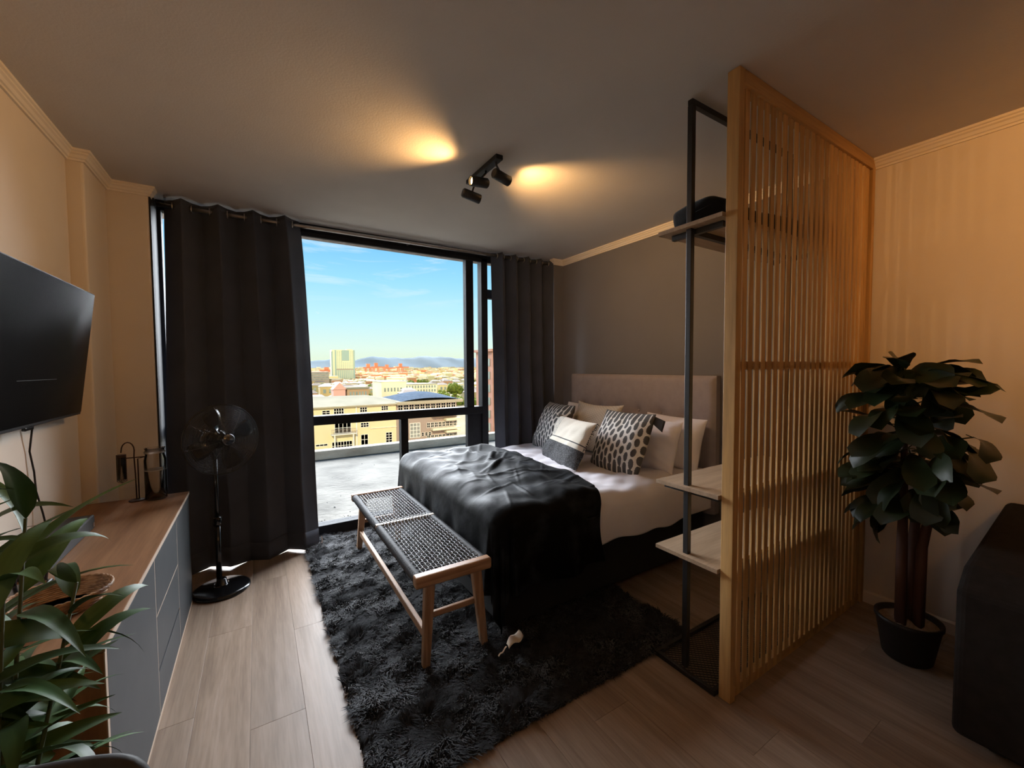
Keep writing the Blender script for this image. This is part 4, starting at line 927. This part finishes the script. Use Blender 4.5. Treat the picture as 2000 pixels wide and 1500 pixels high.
lc = build_cushion('lumbar_cushion', 'cream and black tasselled cushion leaning in front', 'cushion', None, 0.64, 0.40, 0.15, M_['knit'], (2.09, 2.52, 0.805), YAW-0.28, -0.50, -0.02, 27, lumbar, 150, 0.04)
fringe(lc, 0.64, 0.40, 1, M_['ink'], 36, 3); fringe(lc, 0.64, 0.40, -1, M_['ink'], 36, 4)
def tassel(o, x, z, seed):
    r_ = np.random.default_rng(seed); mb = MB()
    for i in range(40):
        a = r_.uniform(-0.9, 0.9); L = r_.uniform(0.035, 0.06)
        mb.tube([(x, 0, z), (x+L*0.5*math.sin(a), -0.012+r_.normal(0, 0.01), z-L*0.4), (x+L*math.sin(a)*0.9, -0.02+r_.normal(0, 0.012), z-L*0.55)], 0.003, 5)
    mb.build('tassel', M_['tassel'], o, smooth=True)
M_['tassel'] = vary(mat('speckled_yarn', rough=0.95), (0.06, 0.06, 0.06), (0.5, 0.46, 0.4), scale=90, lo=0.45, hi=0.6)
tassel(lc, 0.28, -0.195, 5); tassel(lc, -0.315, 0.205, 6); tassel(lc, -0.315, -0.19, 7)

# ------------------------------------------------------------------ slatted divider
DX0, DX1, DY0 = 1.625, 3.022, 0.915
dvd = thing('slatted_divider', 'floor to ceiling pine slatted room divider beside the clothes rack', 'divider', (2.3, 0.94, 0))
MB().box(DX0, DX0+0.036, DY0, DY0+0.050, 0, CZ-0.002).build('post', M_['pine'], dvd, bevel=0.002)
MB().box(DX1-0.030, DX1, DY0, DY0+0.050, 0, CZ-0.002).build('post', M_['pine'], dvd, bevel=0.002)
MB().box(DX0+0.0365, DX1-0.0305, DY0, DY0+0.048, CZ-0.062, CZ-0.002).build('top_rail', M_['pinex'], dvd, bevel=0.002)
MB().box(DX0+0.0365, DX1-0.0305, DY0+0.012, DY0+0.045, 0.0, 0.045).build('bottom_rail', M_['pinex'], dvd, bevel=0.002)
MB().box(DX0+0.0365, DX1-0.0305, DY0+0.019, DY0+0.045, 1.385, 1.42).build('middle_rail', M_['pinex'], dvd, bevel=0.002)
ns = 25; s0 = DX0+0.0365+0.016; s1 = DX1-0.0305-0.010; pitch = (s1-s0)/ns
slat = MB().box(-0.0145, 0.0145, 0, 0.007, 0.002, CZ-0.063)
for i in range(ns):
    x = s0 + pitch*(i+0.5)
    mb = MB(); mb.box(x-0.0158, x+0.0158, DY0+0.011+RNG.normal(0, 0.0006), DY0+0.0185, 0.002, CZ-0.063); mb.build('slat', M_['pine'], dvd, bevel=0.001, seg=1)

# ------------------------------------------------------------------ clothes rack with shelves
rk = thing('clothes_rack', 'black steel clothes rack with pale shelves behind the slatted divider', 'rack', (2.2, 1.12, 0))
BM = M_['black_metal']; RXa, RXb, RYp = 1.643, 2.52, 1.135
for x in (RXa, RXb): MB().box(x-0.0125, x+0.0125, RYp-0.0125, RYp+0.0125, 0.02, 2.535).build('upright', BM, rk, bevel=0.002)
MB().box(RXa-0.0125, RXb+0.0125, RYp-0.0125, RYp+0.0125, 2.5355, 2.56).build('hanging_rail', BM, rk, bevel=0.003)
for z in (0.532, 0.845, 2.005):
    MB().box(1.607, 2.57, 0.968, 1.278, z, z+0.018).build('shelf', M_['shelf'], rk, bevel=0.001)
    m = MB()
    for x in (RXa, RXb): m.box(x+0.013, x+0.035, 0.995, 1.268 if z < 1 else 1.24, z-0.024, z-0.0005)
    m.box(RXa+0.036, RXb, RYp-0.011, RYp+0.011, z-0.024, z-0.0005); m.build('shelf_bracket', BM, rk)
m = MB(); m.box(1.607, 2.57, 0.972, 0.992, 0, 0.022); m.box(1.607, 2.57, 1.262, 1.282, 0, 0.022); m.box(1.607, 1.627, 0.9925, 1.2615, 0, 0.022); m.box(2.55, 2.57, 0.9925, 1.2615, 0, 0.022)
m.build('base_frame', BM, rk, bevel=0.002)
m = MB(); nz_ = 14
for k in range(nz_):                       # expanded-metal lattice
    yb_ = 0.992 + 0.27*k/(nz_-1)
    for s in (-1, 1): m.tube([(1.627 + 0.923*i/40, yb_ + s*0.010*(1 if i % 2 else -1), 0.012) for i in range(41)], 0.0022, 4)
m.build('mesh_shelf', BM, rk)['kind'] = 'stuff'
# black blanket folded on the top shelf
U, V = np.meshgrid(np.linspace(0, 1, 60), np.linspace(0, 2*PI, 40), indexing='ij')
Xb = 1.665 + U*0.80; ry = 0.118 + 0.008*np.sin(U*9); rz_ = 0.053 + 0.005*np.sin(U*9+1) + 0.018*U
endr = np.clip(1-np.maximum(0, (0.05-U)/0.05)**2, 0.0, 1)**0.5*np.clip(1-np.maximum(0, (U-0.95)/0.05)**2, 0, 1)**0.5
sq = lambda c, p: np.sign(c)*np.abs(c)**p
Yb = 1.145 + ry*endr*sq(np.cos(V), 0.6)*(1+0.03*np.sin(V*5+U*6)); Zb = 2.0245 + rz_ + rz_*endr*sq(np.sin(V), 0.6) + 0.004*np.sin(V*4+U*11)*(np.sin(V) > 0)
Zb = np.maximum(Zb, 2.0245)
bl = MB().grid(Xb, Yb, Zb).build('folded_blanket', M_['black_cloth'], loc=(2.0, 1.145, 2.0245), smooth=True)
tag(bl, 'rolled black blanket on the top shelf of the clothes rack', 'blanket')

# ------------------------------------------------------------------ leaves
def leaf_mesh(name, L, W, droop, fold, m, n=9, shape='lance', twist=0.0):
    s = np.linspace(0, 1, n)
    if shape == 'lance': w = W*np.sin(PI*np.clip(s, 0, 1)**0.72)**0.85*(1-0.15*s)
    else: w = W*(np.clip(s, 0, 1)**0.55)*np.clip(1-((s-0.58)/0.46)**2*(s > 0.58), 0, 1)**0.5*1.0
    w[0] = W*0.06; w[-1] = 0.0006
    ang = -droop*s**1.3
    dxs = np.cos(ang)*L/(n-1); dzs = np.sin(ang)*L/(n-1)
    cx = np.concatenate([[0], np.cumsum(dxs[:-1])]); cz = np.concatenate([[0], np.cumsum(dzs[:-1])])
    X = np.stack([cx]*5, 1); k = np.array([-1, -0.5, 0, 0.5, 1.0])
    Yl = w[:, None]*0.5*k[None, :]; Zl = cz[:, None] + fold*np.abs(Yl) + 0.08*w[:, None]*np.sin(s*PI*2.5)[:, None]*k[None, :]
    if twist: Zl = Zl + twist*s[:, None]*Yl
    mb = MB(); mb.grid(X, Yl, Zl)
    if shape != 'lance': mb.tube([(-0.05, 0, 0.004), (0, 0, 0)], [0.0025, 0.003], 5)
    me_ = bpy.data.meshes.new(name); me_.from_pydata(mb.v, [], mb.f); me_.polygons.foreach_set('use_smooth', [True]*len(me_.polygons)); me_.materials.append(m); return me_
def leaf_mx(base, az, el, roll, sc):
    return Matrix.Translation(base) @ Matrix.Rotation(az, 4, 'Z') @ Matrix.Rotation(-el, 4, 'Y') @ Matrix.Rotation(roll, 4, 'X') @ Matrix.Scale(sc, 4)
def leaf_ok(me_, base, az, el, roll, sc, test):
    mx = leaf_mx(Vector(base), az, el, roll, sc); return all(test(mx @ v.co) for v in me_.vertices)
def put_leaf(me_, parent, base, az, el, roll, sc):
    o = bpy.data.objects.new('leaf', me_); COL.objects.link(o); o.parent = parent
    b = Vector(base) - Vector(WORLD_LOC[parent.name])
    o.matrix_local = Matrix.Translation(b) @ Matrix.Rotation(az, 4, 'Z') @ Matrix.Rotation(-el, 4, 'Y') @ Matrix.Rotation(roll, 4, 'X') @ Matrix.Scale(sc, 4)
    return o
# bushy palm in the left foreground, in a floor pot
PX, PY = -0.495, 1.19
pal = thing('potted_palm', 'bushy palm with long drooping leaves by the near end of the sideboard', 'plant', (PX, PY, 0))
MB().lathe([(0, 0), (0.105, 0), (0.135, 0.24), (0.142, 0.25), (0.142, 0.27), (0.128, 0.27), (0.122, 0.235), (0, 0.235)], (PX, PY, 0), 32).build('pot', M_['pot_black'], pal, smooth=True)
MB().lathe([(0, 0.24), (0.121, 0.24)], (PX, PY, 0), 24).build('soil', M_['soil'], pal)
palm_me = [leaf_mesh('palm_leaf', 0.24, 0.034 + 0.007*(k % 3), 0.7+0.24*k, 0.40-0.04*k, M_['leaf_palm'], 11, 'lance', 0.3*(k-2)) for k in range(6)]
stems = []
for k in range(14):
    a = 2*PI*k/14 + 0.3; h = 0.80 + 0.20*math.sin(k*2.3) + 0.08; lr = 0.07 + 0.05*math.cos(k*1.7)
    p = [(PX+0.04*math.cos(a), PY+0.04*math.sin(a), 0.24), (PX+(0.04+lr*0.4)*math.cos(a), PY+(0.04+lr*0.4)*math.sin(a), 0.24+(h-0.24)*0.5), (PX+(0.04+lr)*math.cos(a), PY+(0.04+lr)*math.sin(a), h+0.06)]
    p = [(max(x_, -0.77), y_, z_) for x_, y_, z_ in p]
    MB().tube(p, [0.005, 0.0042, 0.003], 7).build('stem', M_['stem_palm'], pal, smooth=True); stems.append(p)
ok_p = lambda c: -0.80 < c.x < -0.225 and c.z > 0.03 and not (c.y > 1.46 and c.z < 0.69 and c.x < -0.35) and c.y > 0.80
cnt = 0
for k, p in enumerate(stems):
    a_s = 2*PI*k/14 + 0.3
    for jn in range(21):
        f = 0.14 + 0.86*jn/20
        q0, q1 = (p[0], p[1]) if f < 0.5 else (p[1], p[2]); g = f*2 if f < 0.5 else (f-0.5)*2
        b = [q0[i]+(q1[i]-q0[i])*g for i in range(3)]
        for tr_ in range(30):
            az = (a_s + jn*2.4 + RNG.normal(0, 0.25)) if tr_ == 0 else RNG.uniform(-2.2, 1.7)
            el = 0.05 + 0.85*(f-0.25) + RNG.normal(0, 0.2); sc = RNG.uniform(0.7, 1.1); me_ = palm_me[int(RNG.integers(0, 6))]; ro = RNG.normal(0, 0.4)
            if leaf_ok(me_, b, az, el, ro, sc, ok_p): put_leaf(me_, pal, b, az, el, ro, sc); cnt += 1; break
# rubber plant by the divider
FX, FY = 2.615, 0.62
rp = thing('rubber_plant', 'tall dark rubber plant with round leaves between divider and sofa', 'plant', (FX, FY, 0))
MB().lathe([(0, 0), (0.085, 0), (0.092, 0.01), (0.118, 0.175), (0.124, 0.18), (0.124, 0.196), (0.112, 0.196), (0.106, 0.16), (0, 0.16)], (FX, FY, 0), 32).build('pot', M_['pot_black'], rp, smooth=True)
U, V = np.meshgrid(np.linspace(0.0, 1, 10), np.linspace(0, 2*PI, 33), indexing='ij')
MB().grid(FX+0.108*U*np.cos(V), FY+0.108*U*np.sin(V), 0.172+0.008*wob(U*2*np.cos(V), U*2*np.sin(V), 4, 1.0, 2)*(U < 1)).build('soil', M_['soil'], rp, smooth=True)
fig_me = [leaf_mesh('fig_leaf', 0.235, 0.125 + 0.012*(k % 3), 0.45+0.3*k, 0.25, M_['leaf_fig'], 10, 'ob', 0.15*(k-1)) for k in range(4)]
tr = []
for k, (ox, oy, tx, ty, h) in enumerate(((-0.03, 0.02, -0.035, 0.03, 1.36), (0.03, 0.0, 0.05, -0.02, 1.20), (0.0, -0.035, 0.0, -0.10, 1.05))):
    p = [(FX+ox, FY+oy, 0.15), (FX+ox*1.1, FY+oy*1.1, 0.55), (FX+tx*0.8, FY+ty*0.8, 0.85), (FX+tx, FY+ty, h)]
    MB().tube(p, [0.023, 0.021, 0.015, 0.006], 10).build('trunk', M_['trunk'], rp, smooth=True); tr.append(p)
ok_f = lambda c: c.x < 2.985 and 0.30 < c.y < 0.885 and not (c.x > 2.13 and c.y < 0.40 and c.z < 0.80) and c.z > 0.55
n_leaf = 0; tries = 0
while n_leaf < 120 and tries < 3000:
    tries += 1
    u_ = RNG.uniform(-0.95, 1.0); az = RNG.uniform(-PI, PI) if RNG.random() < 0.45 else -PI + RNG.uniform(-1.2, 1.4)
    zt = 1.03 + 0.37*u_; k = int(RNG.integers(0, 3)); p = tr[k]
    if zt > p[3][2]: k = 0; p = tr[0]
    zt = min(zt, p[3][2])
    b = list(p[2])
    for i in range(3):
        if p[i][2] <= zt <= p[i+1][2]: g = (zt-p[i][2])/(p[i+1][2]-p[i][2]); b = [p[i][c]+(p[i+1][c]-p[i][c])*g for c in range(3)]
    sl = RNG.uniform(0.03, 0.17)*math.sqrt(max(0.15, 1-u_*u_*0.9)); el = -0.35 + 0.5*(u_+1)*0.5 + RNG.normal(0, 0.3)
    e_ = [b[0]+sl*math.cos(az), b[1]+sl*math.sin(az), b[2]+sl*0.4]
    me_ = fig_me[int(RNG.integers(0, 4))]; ro = RNG.normal(0, 0.45); sc = RNG.uniform(0.75, 1.12)
    if not leaf_ok(me_, e_, az, el, ro, sc, ok_f): continue
    MB().tube([b, [(b[0]+e_[0])/2, (b[1]+e_[1])/2, (b[2]+e_[2])/2+0.012], e_], [0.0042, 0.0035, 0.003], 5).build('stalk', M_['stalk'], rp, smooth=True)
    put_leaf(me_, rp, e_, az, el, ro, sc); n_leaf += 1

# ------------------------------------------------------------------ sofa at the right edge
sf = thing('sofa', 'dark grey fabric sofa at the right edge of the room', 'sofa', (2.58, -0.6, 0))
MB().box(2.20, 2.99, -1.75, 0.17, 0.10, 0.30).build('base', M_['sofa'], sf, bevel=0.02)
def arm(y0, y1):
    m = MB(); m.add([(2.14, y0, 0.04), (2.99, y0, 0.04), (2.99, y1, 0.04), (2.14, y1, 0.04), (2.14, y0, 0.585), (2.99, y0, 0.76), (2.99, y1, 0.76), (2.14, y1, 0.585), (2.24, y0, 0.655), (2.24, y1, 0.655)],
          [(3, 2, 1, 0), (0, 1, 5, 8, 4), (1, 2, 6, 5), (2, 3, 7, 9, 6), (3, 0, 4, 7), (4, 8, 9, 7), (8, 5, 6, 9)])
    return m.build('arm', M_['sofa'], sf, bevel=0.028, seg=4)
arm(0.18, 0.385); arm(-1.96, -1.76)
MB().box(2.76, 2.99, -1.75, 0.17, 0.305, 0.80).build('back', M_['sofa'], sf, bevel=0.04, seg=4)
for k in range(2): MB().box(2.17, 2.75, -1.745+k*0.96, -0.795+k*0.96, 0.305, 0.45).build('seat_cushion', M_['sofa'], sf, bevel=0.035, seg=4)
for k in range(2): MB().box(2.60, 2.755, -1.745+k*0.96, -0.795+k*0.96, 0.455, 0.86).build('back_cushion', M_['sofa'], sf, bevel=0.05, seg=4)
for x in (2.24, 2.9):
    for y in (0.28, -1.86): MB().box(x-0.02, x+0.02, y-0.02, y+0.02, 0, 0.042).build('leg', M_['black_metal'], sf)

# ------------------------------------------------------------------ dining chair, only its back shows
ch = thing('dining_chair', 'dark grey dining chair whose rounded back shows at the bottom left corner', 'chair', (-0.36, 0.56, 0))
U, V = np.meshgrid(np.linspace(-1, 1, 25), np.linspace(0, 1, 16), indexing='ij')
Wc = 0.235*(1-0.10*V)*np.ones_like(U); rc = np.clip((V-0.80)/0.20, 0, 1); Wc = Wc*(1-0.0*rc)
edge = np.sqrt(np.clip(1-np.clip((np.abs(U)-0.78)/0.22, 0, 1)**2, 0, 1))
Zc = 0.46 + V*(0.385 + 0.055*edge - 0.03*U**2); Xc = -0.355 + U*Wc*1.08; Yc = 0.71 + 0.05*V - 0.035*U**2
MB().grid(Xc, Yc, Zc).build('backrest', M_['chair'], ch, smooth=True, solid=0.022, sub=1)
MB().box(-0.58, -0.13, 0.30, 0.70, 0.42, 0.47).build('seat', M_['chair'], ch, bevel=0.02, seg=3)
for x in (-0.55, -0.16):
    for y in (0.33, 0.67): MB().bar((x, y, 0), (x*0.9-0.036, 0.5+(y-0.5)*0.8, 0.425), 0.022, 0.022, 0.03, 0.03).build('leg', M_['black_metal'], ch)
